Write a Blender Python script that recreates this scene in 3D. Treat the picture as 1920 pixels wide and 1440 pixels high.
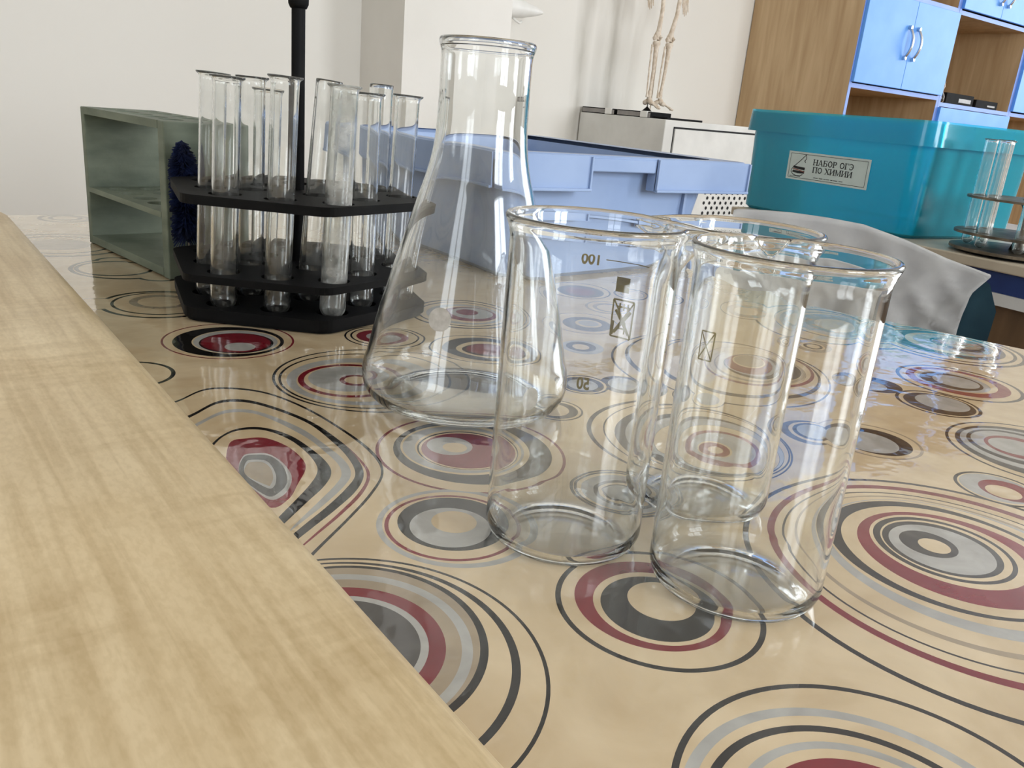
import bpy, bmesh, math, random
from math import sin, cos, pi, radians, atan2, hypot, sqrt
from mathutils import Vector, Matrix

C = bpy.context.scene.collection
for o in list(bpy.data.objects):
    bpy.data.objects.remove(o)
random.seed(7)

# ---------------------------------------------------------------- camera
# metres; z = 0 is the top of the clothed desk (0.75 m above the floor),
# +Y runs along the desks towards the back wall, +X to the cabinets' side
CAM_H, F_PX, HOR, ROLL, YAW = 0.14, 1560.0, 520.0, radians(5.2), radians(38)
pitch = math.atan(HOR / F_PX)
fwd = Vector((sin(YAW) * cos(pitch), cos(YAW) * cos(pitch), -sin(pitch)))
r0 = Vector((cos(YAW), -sin(YAW), 0))
u0 = r0.cross(fwd)
right = r0 * cos(ROLL) + u0 * sin(ROLL)
up = -r0 * sin(ROLL) + u0 * cos(ROLL)
cam = bpy.data.cameras.new('camera')
cam.sensor_fit = 'HORIZONTAL'
cam.sensor_width = 36.0
cam.lens = 36.0 * F_PX / 1920.0
cam.clip_start = 0.01
cam_o = bpy.data.objects.new('camera', cam)
C.objects.link(cam_o)
m = Matrix((right, up, -fwd)).transposed().to_4x4()
m.translation = Vector((0, 0, CAM_H))
cam_o.matrix_world = m
bpy.context.scene.camera = cam_o

# ---------------------------------------------------------------- world and light
sc = bpy.context.scene
w = bpy.data.worlds.new('sky')
sc.world = w
w.use_nodes = True
bg = w.node_tree.nodes['Background']
bg.inputs['Color'].default_value = (0.75, 0.87, 1.0, 1)
bg.inputs['Strength'].default_value = 1.3
sc.view_settings.view_transform = 'Standard'
sc.view_settings.look = 'None'
sc.view_settings.exposure = 0.18
sc.view_settings.gamma = 1.0
sc.view_settings.use_curve_mapping = False
cy = sc.cycles
cy.max_bounces = 24
cy.transmission_bounces = 24
cy.glossy_bounces = 10
cy.diffuse_bounces = 4
cy.transparent_max_bounces = 24
cy.sample_clamp_indirect = 6.0

FLOOR, CEIL = -0.75, 2.15
WX0, WX1, WY0, WY1 = -2.4, 6.4, -3.0, 2.70


def room_light(name, loc, rot, sx, sy, power, col=(0.93, 0.97, 1.0)):
    l = bpy.data.lights.new(name, 'AREA')
    l.shape = 'RECTANGLE'
    l.size, l.size_y, l.energy, l.color = sx, sy, power, col
    o = bpy.data.objects.new(name, l)
    C.objects.link(o)
    o.location = loc
    o.rotation_euler = rot
    return o


# daylight entering by the two windows behind the camera and the one past the cabinets
room_light('window_daylight', (0.9, WY0 + 0.03, 0.95), (radians(90), 0, 0), 1.15, 1.45, 78)
room_light('window_daylight', (3.6, WY0 + 0.03, 0.95), (radians(90), 0, 0), 1.15, 1.45, 78)
room_light('window_daylight', (WX1 - 0.03, 0.6, 1.0), (0, radians(90), 0), 1.5, 1.9, 44)
room_light('window_daylight', (WX0 + 0.03, -0.9, 0.95), (0, radians(-90), 0), 1.45, 1.0, 16)  # added fill lamp, lifts the left-facing sides; its window is made up

# ---------------------------------------------------------------- helpers


def mat(name, col=(0.8, 0.8, 0.8), rough=0.5, spec=0.5, metal=0.0, coat=0.0, trans=0.0, ior=1.45):
    mt = bpy.data.materials.new(name)
    mt.use_nodes = True
    b = mt.node_tree.nodes['Principled BSDF']
    b.inputs['Base Color'].default_value = (*col, 1)
    b.inputs['Roughness'].default_value = rough
    b.inputs['Specular IOR Level'].default_value = spec
    b.inputs['Metallic'].default_value = metal
    b.inputs['Coat Weight'].default_value = coat
    b.inputs['Coat Roughness'].default_value = 0.03
    b.inputs['Transmission Weight'].default_value = trans
    b.inputs['IOR'].default_value = ior
    return mt


def nd(mt, t, **kw):
    n = mt.node_tree.nodes.new(t)
    for k, v in kw.items():
        if hasattr(n, k):
            setattr(n, k, v)
        else:
            n.inputs[k.replace('_', ' ')].default_value = v
    return n


def lk(mt, a, b):
    mt.node_tree.links.new(a, b)


def noise_col(mt, c1, c2, scale=(1, 1, 1), nscale=8, detail=4, lo=0.35, hi=0.65, distort=0.0):
    """object-space noise blending two colours into the base colour"""
    tc = nd(mt, 'ShaderNodeTexCoord')
    mp = nd(mt, 'ShaderNodeMapping')
    mp.inputs['Scale'].default_value = scale
    nz = nd(mt, 'ShaderNodeTexNoise', Scale=nscale, Detail=detail, Distortion=distort)
    rp = nd(mt, 'ShaderNodeValToRGB')
    rp.color_ramp.elements[0].position, rp.color_ramp.elements[1].position = lo, hi
    rp.color_ramp.elements[0].color, rp.color_ramp.elements[1].color = (*c1, 1), (*c2, 1)
    lk(mt, tc.outputs['Object'], mp.inputs['Vector'])
    lk(mt, mp.outputs[0], nz.inputs['Vector'])
    lk(mt, nz.outputs['Fac'], rp.inputs[0])
    lk(mt, rp.outputs[0], mt.node_tree.nodes['Principled BSDF'].inputs['Base Color'])
    return mp, nz, rp


def add_bump(mt, nscale, dist, strength=0.5, scale=(1, 1, 1), detail=3):
    tc = nd(mt, 'ShaderNodeTexCoord')
    mp = nd(mt, 'ShaderNodeMapping')
    mp.inputs['Scale'].default_value = scale
    nz = nd(mt, 'ShaderNodeTexNoise', Scale=nscale, Detail=detail)
    bp = nd(mt, 'ShaderNodeBump', Strength=strength, Distance=dist)
    lk(mt, tc.outputs['Object'], mp.inputs['Vector'])
    lk(mt, mp.outputs[0], nz.inputs['Vector'])
    lk(mt, nz.outputs['Fac'], bp.inputs['Height'])
    lk(mt, bp.outputs[0], mt.node_tree.nodes['Principled BSDF'].inputs['Normal'])
    return bp


def obj(name, bm, mats, parent=None, smooth=False, angle=None):
    me = bpy.data.meshes.new(name)
    bmesh.ops.recalc_face_normals(bm, faces=bm.faces[:]) if bm.faces else None
    bm.to_mesh(me)
    bm.free()
    o = bpy.data.objects.new(name, me)
    C.objects.link(o)
    for mt in (mats if isinstance(mats, (list, tuple)) else [mats]):
        me.materials.append(mt)
    if smooth:
        for p in me.polygons:
            p.use_smooth = True
        if angle:
            me.set_sharp_from_angle(angle=radians(angle))
    if parent:
        o.parent = parent
    return o


def tag(o, label=None, cat=None, group=None, kind=None):
    if label: o['label'] = label
    if cat: o['category'] = cat
    if group: o['group'] = group
    if kind: o['kind'] = kind
    return o


def empty(name, loc=(0, 0, 0), rz=0.0, label=None, cat=None, group=None, kind=None):
    o = bpy.data.objects.new(name, None)
    C.objects.link(o)
    o.empty_display_size = 0.02
    o.location = loc
    o.rotation_euler = (0, 0, rz)
    return tag(o, label, cat, group, kind)


def box(bm, x0, x1, y0, y1, z0, z1, bev=0.0, seg=2, mi=0):
    vs = [bm.verts.new((x, y, z)) for x in (x0, x1) for y in (y0, y1) for z in (z0, z1)]
    idx = [(0, 1, 3, 2), (4, 6, 7, 5), (0, 4, 5, 1), (2, 3, 7, 6), (0, 2, 6, 4), (1, 5, 7, 3)]
    fs = [bm.faces.new([vs[i] for i in f]) for f in idx]
    for f in fs:
        f.material_index = mi
    if bev > 0:
        es = list({e for f in fs for e in f.edges})
        bmesh.ops.bevel(bm, geom=es, offset=bev, segments=seg, affect='EDGES', profile=0.5)
    return fs


def bx(*a, **k):
    bm = bmesh.new()
    box(bm, *a, **k)
    return bm


def tube(bm, pts, rad, n=12, caps=True, mi=0):
    """swept round tube; rad a number or a list"""
    pts = [Vector(p) for p in pts]
    rr = rad if isinstance(rad, (list, tuple)) else [rad] * len(pts)
    rings = []
    ref = None
    for i, p in enumerate(pts):
        d = (pts[min(i + 1, len(pts) - 1)] - pts[max(i - 1, 0)]).normalized()
        if ref is None:
            ref = Vector((0, 0, 1)) if abs(d.z) < 0.9 else Vector((1, 0, 0))
        a = (ref - d * ref.dot(d)).normalized()
        b = d.cross(a)
        ref = a
        rings.append([bm.verts.new(p + (a * cos(t) + b * sin(t)) * rr[i]) for t in [2 * pi * k / n for k in range(n)]])
    for i in range(len(rings) - 1):
        for k in range(n):
            f = bm.faces.new((rings[i][k], rings[i][(k + 1) % n], rings[i + 1][(k + 1) % n], rings[i + 1][k]))
            f.material_index = mi
    if caps:
        bm.faces.new(rings[0][::-1]).material_index = mi
        bm.faces.new(rings[-1]).material_index = mi
    return rings


def lathe(bm, prof, n=64, cx=0, cy=0, warp=None):
    """prof: [(r, z)...]; r == 0 closes on the axis. warp(r, z, ang, i) -> (r, z)"""
    rings = []
    for i, (r, z) in enumerate(prof):
        if r < 1e-7:
            rings.append([bm.verts.new((cx, cy, z))])
        else:
            row = []
            for k in range(n):
                a = 2 * pi * k / n
                q, h = warp(r, z, a, i) if warp else (r, z)
                row.append(bm.verts.new((cx + q * cos(a), cy + q * sin(a), h)))
            rings.append(row)
    for A, B in zip(rings[:-1], rings[1:]):
        for k in range(n):
            k2 = (k + 1) % n
            if len(A) == 1 and len(B) == 1:
                continue
            if len(A) == 1:
                bm.faces.new((A[0], B[k2], B[k]))
            elif len(B) == 1:
                bm.faces.new((A[k], A[k2], B[0]))
            else:
                bm.faces.new((A[k], A[k2], B[k2], B[k]))
    return rings


def poly_plate(bm, outline, holes, z0, z1, mi=0):
    """flat plate with round/any holes (lists of xy), extruded z0..z1"""
    es = []
    for loop in [outline] + holes:
        vs = [bm.verts.new((x, y, z0)) for x, y in loop]
        for i in range(len(vs)):
            es.append(bm.edges.new((vs[i], vs[(i + 1) % len(vs)])))
    r = bmesh.ops.triangle_fill(bm, use_beauty=True, use_dissolve=False, edges=es)
    fs = [g for g in r['geom'] if isinstance(g, bmesh.types.BMFace)]
    ex = bmesh.ops.extrude_face_region(bm, geom=fs)
    for v in [g for g in ex['geom'] if isinstance(g, bmesh.types.BMVert)]:
        v.co.z = z1
    for f in bm.faces:
        f.material_index = mi


def circ(cx, cy, r, n=28, ph=0.0):
    return [(cx + r * cos(ph + 2 * pi * k / n), cy + r * sin(ph + 2 * pi * k / n)) for k in range(n)]


def rounded(pts, r, seg=5):
    """round the corners of a polygon"""
    out = []
    n = len(pts)
    for i in range(n):
        p, a, b = Vector(pts[i]), Vector(pts[i - 1]), Vector(pts[(i + 1) % n])
        u, v = (a - p).normalized(), (b - p).normalized()
        ang = u.angle(v)
        t = r / math.tan(ang / 2)
        q0, q1 = p + u * t, p + v * t
        c = p + (u + v).normalized() * (r / sin(ang / 2))
        a0 = atan2(q0.y - c.y, q0.x - c.x)
        a1 = atan2(q1.y - c.y, q1.x - c.x)
        d = (a1 - a0 + pi) % (2 * pi) - pi
        for k in range(seg + 1):
            t = a0 + d * k / seg
            out.append((c.x + r * cos(t), c.y + r * sin(t)))
    return out


def text_mesh(s, size, bold=0.0):
    cu = bpy.data.curves.new('lettering', 'FONT')
    cu.body = s
    cu.size = size
    cu.offset = bold
    cu.align_x = 'CENTER'
    cu.align_y = 'CENTER'
    t = bpy.data.objects.new('lettering', cu)
    C.objects.link(t)
    dg = bpy.context.evaluated_depsgraph_get()
    dg.update()
    me = bpy.data.meshes.new_from_object(t.evaluated_get(dg))
    bpy.data.objects.remove(t)
    bm = bmesh.new()
    bm.from_mesh(me)
    bpy.data.meshes.remove(me)
    return bm


def structure(name, bm, m, parent=None, **k):
    o = obj(name, bm, m, parent, **k)
    if not parent:
        o['kind'] = 'structure'
    return o


def S(r, g, b):
    f = lambda c: (c / 255 / 12.92) if c / 255 <= 0.04045 else ((c / 255 + 0.055) / 1.055) ** 2.4
    return (f(r), f(g), f(b))


# ---------------------------------------------------------------- materials
M = {}
M['wall'] = mat('wall_paint', S(226, 222, 213), 0.85)
noise_col(M['wall'], S(229, 226, 219), S(236, 233, 227), nscale=3)
add_bump(M['wall'], 120, 0.001, 0.15)


def stained_wall():
    """plaster with two vertical run-down stains"""
    mt = mat('stained_wall_paint', S(226, 222, 213), 0.85)
    tc = nd(mt, 'ShaderNodeTexCoord')
    sx = nd(mt, 'ShaderNodeSeparateXYZ')
    lk(mt, tc.outputs['Object'], sx.inputs[0])
    tot = None
    nz = nd(mt, 'ShaderNodeTexNoise', Scale=4.0, Detail=5.0)
    mp = nd(mt, 'ShaderNodeMapping')
    mp.inputs['Scale'].default_value = (4.0, 1.0, 1.2)
    lk(mt, tc.outputs['Object'], mp.inputs['Vector'])
    lk(mt, mp.outputs[0], nz.inputs['Vector'])
    for x, wd in ((2.31, 0.036), (2.47, 0.032)):
        a = nd(mt, 'ShaderNodeMath', operation='SUBTRACT')
        a.inputs[1].default_value = x
        b = nd(mt, 'ShaderNodeMath', operation='ABSOLUTE')
        c = nd(mt, 'ShaderNodeMapRange')
        c.inputs['From Min'].default_value = wd * 1.6
        c.inputs['From Max'].default_value = 0.0
        lk(mt, sx.outputs['X'], a.inputs[0])
        lk(mt, a.outputs[0], b.inputs[0])
        lk(mt, b.outputs[0], c.inputs['Value'])
        if tot is None:
            tot = c.outputs[0]
        else:
            mx = nd(mt, 'ShaderNodeMath', operation='MAXIMUM')
            lk(mt, tot, mx.inputs[0])
            lk(mt, c.outputs[0], mx.inputs[1])
            tot = mx.outputs[0]
    mul = nd(mt, 'ShaderNodeMath', operation='MULTIPLY')
    lk(mt, tot, mul.inputs[0])
    lk(mt, nz.outputs['Fac'], mul.inputs[1])
    rp = nd(mt, 'ShaderNodeValToRGB')
    rp.color_ramp.elements[0].position, rp.color_ramp.elements[1].position = 0.05, 0.75
    rp.color_ramp.elements[0].color = (*S(233, 230, 223), 1)
    rp.color_ramp.elements[1].color = (*S(186, 182, 172), 1)
    lk(mt, mul.outputs[0], rp.inputs[0])
    lk(mt, rp.outputs[0], mt.node_tree.nodes['Principled BSDF'].inputs['Base Color'])
    return mt


M['wall_stained'] = stained_wall()
M['ceiling'] = mat('ceiling_paint', S(235, 234, 230), 0.9)
noise_col(M['ceiling'], S(232, 231, 227), S(238, 237, 233), nscale=2)
M['floor'] = mat('linoleum', S(150, 120, 90), 0.45)
noise_col(M['floor'], S(120, 92, 68), S(160, 130, 98), nscale=6)
M['white_paint'] = mat('white_window_paint', S(235, 235, 232), 0.35)

# foreground desk laminate
wd = mat('maple_laminate', S(216, 188, 145), 0.38, spec=0.35)
tc = nd(wd, 'ShaderNodeTexCoord')


def layer(scale, nscale, detail, dist, c1, c2, lo, hi, rot=0.0):
    mp = nd(wd, 'ShaderNodeMapping')
    mp.inputs['Scale'].default_value = scale
    mp.inputs['Rotation'].default_value = (0, 0, rot)
    nz = nd(wd, 'ShaderNodeTexNoise', Scale=nscale, Detail=detail, Distortion=dist)
    rp = nd(wd, 'ShaderNodeValToRGB')
    rp.color_ramp.elements[0].position, rp.color_ramp.elements[1].position = lo, hi
    rp.color_ramp.elements[0].color, rp.color_ramp.elements[1].color = (*c1, 1), (*c2, 1)
    lk(wd, tc.outputs['Object'], mp.inputs['Vector'])
    lk(wd, mp.outputs[0], nz.inputs['Vector'])
    lk(wd, nz.outputs['Fac'], rp.inputs[0])
    return rp


base = layer((3.0, 1.0, 1.0), 7, 3, 0.8, S(214, 191, 151), S(230, 210, 173), 0.3, 0.7)
grain = layer((1.0, 0.035, 1.0), 210, 4, 0.5, (0.80, 0.76, 0.69), (1, 1, 1), 0.34, 0.56, rot=radians(2))
cross = layer((0.25, 1.0, 1.0), 120, 3, 0.4, (0.86, 0.83, 0.78), (1, 1, 1), 0.34, 0.6, rot=radians(-12))
fleck = layer((1.0, 0.4, 1.0), 620, 2, 0.0, (0.90, 0.88, 0.84), (1, 1, 1), 0.35, 0.6)
mask = layer((1.0, 1.0, 1.0), 14, 2, 0.0, (0, 0, 0), (1, 1, 1), 0.42, 0.6)
cur = base.outputs[0]
for lay, fac in ((grain, 0.75), (cross, None), (fleck, 0.8)):
    mx = nd(wd, 'ShaderNodeMixRGB', blend_type='MULTIPLY')
    if fac is None:
        lk(wd, mask.outputs[0], mx.inputs[0])
    else:
        mx.inputs[0].default_value = fac
    lk(wd, cur, mx.inputs[1])
    lk(wd, lay.outputs[0], mx.inputs[2])
    cur = mx.outputs[0]
lk(wd, cur, wd.node_tree.nodes['Principled BSDF'].inputs['Base Color'])
M['maple'] = wd


def vinyl(name, c1, c2, nscale=22, lo=0.3, hi=0.7):
    mt = mat(name, c1, 0.10, spec=0.5, coat=0.85)
    mt.node_tree.nodes['Principled BSDF'].inputs['Coat IOR'].default_value = 1.62
    noise_col(mt, c1, c2, nscale=nscale, detail=6, lo=lo, hi=hi, distort=0.6)
    bp = add_bump(mt, 30, 0.004, 0.16, detail=3)
    lk(mt, bp.outputs[0], mt.node_tree.nodes['Principled BSDF'].inputs['Coat Normal'])
    return mt


V = {
    'C': vinyl('vinyl_beige_marbled', S(200, 176, 139), S(222, 201, 166), 30),
    'K': vinyl('vinyl_black', S(22, 20, 20), S(38, 35, 33)),
    'R': vinyl('vinyl_dark_red', S(112, 16, 30), S(134, 28, 42)),
    'G': vinyl('vinyl_silver_grey', S(158, 156, 150), S(184, 182, 176), 60),
    'D': vinyl('vinyl_charcoal', S(62, 60, 58), S(84, 81, 78), 60),
    'T': vinyl('vinyl_taupe', S(150, 134, 112), S(172, 155, 130), 60),
}

M['desk_edge'] = mat('desk_edging', S(200, 180, 150), 0.5)
noise_col(M['desk_edge'], S(190, 168, 136), S(208, 190, 160), scale=(1, .1, 1), nscale=60)
M['steel'] = mat('grey_steel', S(150, 150, 150), 0.35, metal=1.0)
noise_col(M['steel'], S(140, 140, 140), S(165, 165, 165), nscale=10)


def glass(name, tint=(0.995, 1.0, 0.998), dust=0.012, ior=1.47, dustscale=90.0):
    """clear laboratory glass with a thin film of dust"""
    mt = bpy.data.materials.new(name)
    mt.use_nodes = True
    nt = mt.node_tree
    nt.nodes.clear()
    out = nt.nodes.new('ShaderNodeOutputMaterial')
    g = nt.nodes.new('ShaderNodeBsdfGlass')
    g.inputs['Color'].default_value = (*tint, 1)
    g.inputs['Roughness'].default_value = 0.0
    g.inputs['IOR'].default_value = ior
    d = nt.nodes.new('ShaderNodeBsdfDiffuse')
    d.inputs['Color'].default_value = (0.8, 0.79, 0.75, 1)
    mx = nt.nodes.new('ShaderNodeMixShader')
    tc = nt.nodes.new('ShaderNodeTexCoord')
    nz = nt.nodes.new('ShaderNodeTexNoise')
    nz.inputs['Scale'].default_value = dustscale
    nz.inputs['Detail'].default_value = 6
    mr = nt.nodes.new('ShaderNodeMapRange')
    mr.inputs['From Min'].default_value = 0.42
    mr.inputs['From Max'].default_value = 0.72
    mr.inputs['To Min'].default_value = dust * 0.35
    mr.inputs['To Max'].default_value = dust * 3.0
    lk(mt, tc.outputs['Object'], nz.inputs['Vector'])
    lk(mt, nz.outputs['Fac'], mr.inputs['Value'])
    lk(mt, mr.outputs[0], mx.inputs['Fac'])
    lk(mt, g.outputs[0], mx.inputs[1])
    lk(mt, d.outputs[0], mx.inputs[2])
    lk(mt, mx.outputs[0], out.inputs['Surface'])
    return mt


M['glass'] = glass('borosilicate_glass')
M['tube_glass'] = glass('test_tube_glass', (0.99, 0.995, 0.993), 0.022)
M['print'] = mat('olive_enamel_print', S(120, 108, 40), 0.5)
noise_col(M['print'], S(112, 100, 36), S(136, 124, 54), nscale=200)
M['frost'] = mat('frosted_marking_patch', S(196, 192, 184), 0.8)
noise_col(M['frost'], S(186, 182, 174), S(206, 202, 196), nscale=300)
M['black'] = mat('black_plastic', S(16, 16, 17), 0.6, spec=0.14)
noise_col(M['black'], S(11, 11, 12), S(18, 18, 19), nscale=40)
M['matte_black'] = mat('matte_black_plastic', S(16, 16, 17), 0.75, spec=0.2)
noise_col(M['matte_black'], S(13, 13, 14), S(22, 22, 23), nscale=40)
M['green'] = mat('grey_green_paint', S(122, 132, 116), 0.55)
noise_col(M['green'], S(90, 100, 86), S(120, 129, 113), scale=(1, 1, 3), nscale=18, detail=6)
add_bump(M['green'], 90, 0.002, 0.2)
M['navy_bristle'] = mat('navy_bristles', S(18, 30, 66), 0.7)
noise_col(M['navy_bristle'], S(12, 20, 44), S(28, 46, 96), nscale=80)
M['tub'] = mat('steel_blue_plastic', S(136, 158, 200), 0.32)
noise_col(M['tub'], S(128, 150, 188), S(143, 164, 200), nscale=12)
M['coat'] = mat('white_cotton', S(222, 221, 219), 0.9)
noise_col(M['coat'], S(214, 213, 212), S(228, 227, 225), nscale=30)
M['chair'] = mat('petrol_blue_plastic', S(62, 96, 112), 0.4)
noise_col(M['chair'], S(58, 90, 106), S(70, 105, 120), nscale=20)
M['navy'] = mat('navy_laminate', S(28, 52, 110), 0.45)
noise_col(M['navy'], S(24, 46, 102), S(34, 60, 120), nscale=14)
M['white_lam'] = mat('white_laminate', S(214, 214, 212), 0.4)
noise_col(M['white_lam'], S(208, 208, 206), S(220, 220, 218), nscale=14)
M['brown_lam'] = mat('brown_laminate', S(118, 92, 66), 0.5)
noise_col(M['brown_lam'], S(108, 84, 60), S(128, 100, 72), scale=(6, 6, 1), nscale=6)
M['desk2_top'] = mat('beige_laminate', S(188, 176, 156), 0.35)
noise_col(M['desk2_top'], S(180, 168, 148), S(196, 184, 164), nscale=20)
M['oak'] = mat('oak_laminate', S(178, 146, 108), 0.5)
noise_col(M['oak'], S(172, 142, 104), S(204, 176, 138), scale=(5, 5, 0.45), nscale=5, detail=8, lo=0.3, hi=0.72, distort=0.5)
M['door_blue'] = mat('sky_blue_laminate', S(98, 162, 240), 0.42)
noise_col(M['door_blue'], S(94, 158, 238), S(104, 167, 243), nscale=8)
M['edge_blue'] = mat('lilac_blue_edging', S(128, 158, 226), 0.45)
noise_col(M['edge_blue'], S(124, 154, 222), S(134, 164, 230), nscale=8)
M['chrome'] = mat('satin_chrome', S(205, 205, 208), 0.25, metal=1.0)
noise_col(M['chrome'], S(198, 198, 202), S(212, 212, 215), nscale=10)
M['appl_grey'] = mat('white_enamel', S(214, 213, 208), 0.45)
noise_col(M['appl_grey'], S(208, 207, 202), S(220, 219, 214), nscale=10)
M['hole'] = mat('dark_slot', S(24, 24, 26), 0.8)
noise_col(M['hole'], S(18, 18, 20), S(30, 30, 32), nscale=30)
M['case_grey'] = mat('smoky_plastic', S(140, 136, 134), 0.35)
noise_col(M['case_grey'], S(132, 128, 126), S(150, 146, 142), nscale=30)
M['bone'] = mat('bone_plastic', S(214, 200, 180), 0.55)
noise_col(M['bone'], S(196, 178, 156), S(226, 214, 198), nscale=60)
M['white_plastic'] = mat('white_plastic', S(232, 231, 226), 0.4)
noise_col(M['white_plastic'], S(226, 225, 220), S(236, 235, 231), nscale=14)
M['rack_metal'] = mat('tarnished_metal', S(96, 86, 72), 0.45, metal=0.6)
noise_col(M['rack_metal'], S(70, 62, 52), S(128, 116, 98), nscale=40, detail=6)
M['label'] = mat('label_paper', S(206, 220, 216), 0.6)
noise_col(M['label'], S(202, 216, 212), S(210, 224, 220), nscale=30)
M['ink'] = mat('black_ink', S(20, 26, 30), 0.6)
noise_col(M['ink'], S(16, 22, 26), S(26, 32, 36), nscale=60)
M['ink_red'] = mat('faded_red_ink', S(150, 96, 84), 0.6)
noise_col(M['ink_red'], S(144, 90, 78), S(156, 102, 90), nscale=60)


def teal():
    """translucent turquoise polypropylene"""
    mt = bpy.data.materials.new('translucent_turquoise_plastic')
    mt.use_nodes = True
    nt = mt.node_tree
    nt.nodes.clear()
    out = nt.nodes.new('ShaderNodeOutputMaterial')
    tr = nt.nodes.new('ShaderNodeBsdfTransparent')
    tr.inputs['Color'].default_value = (*S(120, 232, 250), 1)
    df = nt.nodes.new('ShaderNodeBsdfDiffuse')
    tl = nt.nodes.new('ShaderNodeBsdfTranslucent')
    gl = nt.nodes.new('ShaderNodeBsdfGlossy')
    gl.inputs['Roughness'].default_value = 0.12
    tc = nt.nodes.new('ShaderNodeTexCoord')
    nz = nt.nodes.new('ShaderNodeTexNoise')
    nz.inputs['Scale'].default_value = 9
    nz.inputs['Detail'].default_value = 3
    rp = nt.nodes.new('ShaderNodeValToRGB')
    rp.color_ramp.elements[0].color = (*S(40, 210, 238), 1)
    rp.color_ramp.elements[1].color = (*S(66, 226, 248), 1)
    lk(mt, tc.outputs['Object'], nz.inputs['Vector'])
    lk(mt, nz.outputs['Fac'], rp.inputs[0])
    lk(mt, rp.outputs[0], df.inputs['Color'])
    lk(mt, rp.outputs[0], tl.inputs['Color'])
    m1 = nt.nodes.new('ShaderNodeMixShader')
    m1.inputs[0].default_value = 0.45
    lk(mt, df.outputs[0], m1.inputs[1])
    lk(mt, tl.outputs[0], m1.inputs[2])
    m2 = nt.nodes.new('ShaderNodeMixShader')
    m2.inputs[0].default_value = 0.46
    lk(mt, tr.outputs[0], m2.inputs[1])
    lk(mt, m1.outputs[0], m2.inputs[2])
    fr = nt.nodes.new('ShaderNodeFresnel')
    fr.inputs[0].default_value = 1.45
    m3 = nt.nodes.new('ShaderNodeMixShader')
    lk(mt, fr.outputs[0], m3.inputs[0])
    lk(mt, m2.outputs[0], m3.inputs[1])
    lk(mt, gl.outputs[0], m3.inputs[2])
    lk(mt, m3.outputs[0], out.inputs['Surface'])
    return mt


M['teal'] = teal()

# ---------------------------------------------------------------- room shell
T = 0.12
structure('floor', bx(WX0 - T, WX1 + T, WY0 - T, WY1 + T, FLOOR - 0.1, FLOOR), M['floor'])
structure('ceiling', bx(WX0 - T, WX1 + T, WY0 - T, WY1 + T, CEIL, CEIL + 0.1), M['ceiling'])
bm = bmesh.new()
box(bm, WX0 - T, WX0, WY0 - T, -1.45, FLOOR, CEIL)
box(bm, WX0 - T, WX0, -0.35, WY1 + T, FLOOR, CEIL)
box(bm, WX0 - T, WX0, -1.45, -0.35, FLOOR, 0.18)
box(bm, WX0 - T, WX0, -1.45, -0.35, 1.72, CEIL)
structure('wall_left', bm, M['wall'])
structure('wall_back', bx(WX0, WX1, WY1, WY1 + T, FLOOR, CEIL), M['wall_stained'])
bm = bmesh.new()
WZ0, WZ1 = 0.18, 1.72
wins = ((0.28, 1.52), (2.98, 4.22))
xs = [WX0, wins[0][0], wins[0][1], wins[1][0], wins[1][1], WX1]
for i in range(5):
    if i in (1, 3):
        box(bm, xs[i], xs[i + 1], WY0 - T, WY0, FLOOR, WZ0)
        box(bm, xs[i], xs[i + 1], WY0 - T, WY0, WZ1, CEIL)
    else:
        box(bm, xs[i], xs[i + 1], WY0 - T, WY0, FLOOR, CEIL)
structure('wall_front', bm, M['wall'])
RY0, RY1 = -0.5, 1.7
bm = bmesh.new()
box(bm, WX1, WX1 + T, WY0 - T, RY0, FLOOR, CEIL)
box(bm, WX1, WX1 + T, RY1, WY1 + T, FLOOR, CEIL)
box(bm, WX1, WX1 + T, RY0, RY1, FLOOR, WZ0)
box(bm, WX1, WX1 + T, RY0, RY1, WZ1 + 0.1, CEIL)
structure('wall_right', bm, M['wall'])
# the pier that stands out from the back wall, in two faces
structure('trim_1', bx(1.346, 1.746, 2.414, WY1, FLOOR, CEIL), M['wall'])
for i, (a, b) in enumerate(wins):
    bm = bmesh.new()
    for x in (a, (a + b) / 2 - 0.03, b - 0.06):
        box(bm, x, x + 0.06, WY0 + 0.035, WY0 + 0.075, WZ0, WZ1)
    for z in (WZ0, WZ1 - 0.06):
        box(bm, a, b, WY0 + 0.035, WY0 + 0.075, z, z + 0.06)
    structure('window_%d' % (i + 1), bm, M['white_paint'])
bm = bmesh.new()
for y in (RY0, 0.57, RY1 - 0.06):
    box(bm, WX1 - 0.075, WX1 - 0.035, y, y + 0.06, WZ0, WZ1 + 0.1)
for z in (WZ0, WZ1 + 0.04):
    box(bm, WX1 - 0.075, WX1 - 0.035, RY0, RY1, z, z + 0.06)
structure('window_3', bm, M['white_paint'])
bm = bmesh.new()
for y in (-1.45, -0.93, -0.41):
    box(bm, WX0 + 0.035, WX0 + 0.075, y, y + 0.06, WZ0, WZ1)
for z in (WZ0, WZ1 - 0.06):
    box(bm, WX0 + 0.035, WX0 + 0.075, -1.45, -0.35, z, z + 0.06)
structure('window_4', bm, M['white_paint'])  # unseen frame added around the left fill lamp
structure('baseboard_back', bx(WX0, 1.346, WY1 - 0.015, WY1, FLOOR, FLOOR + 0.08), M['brown_lam'])

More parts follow.
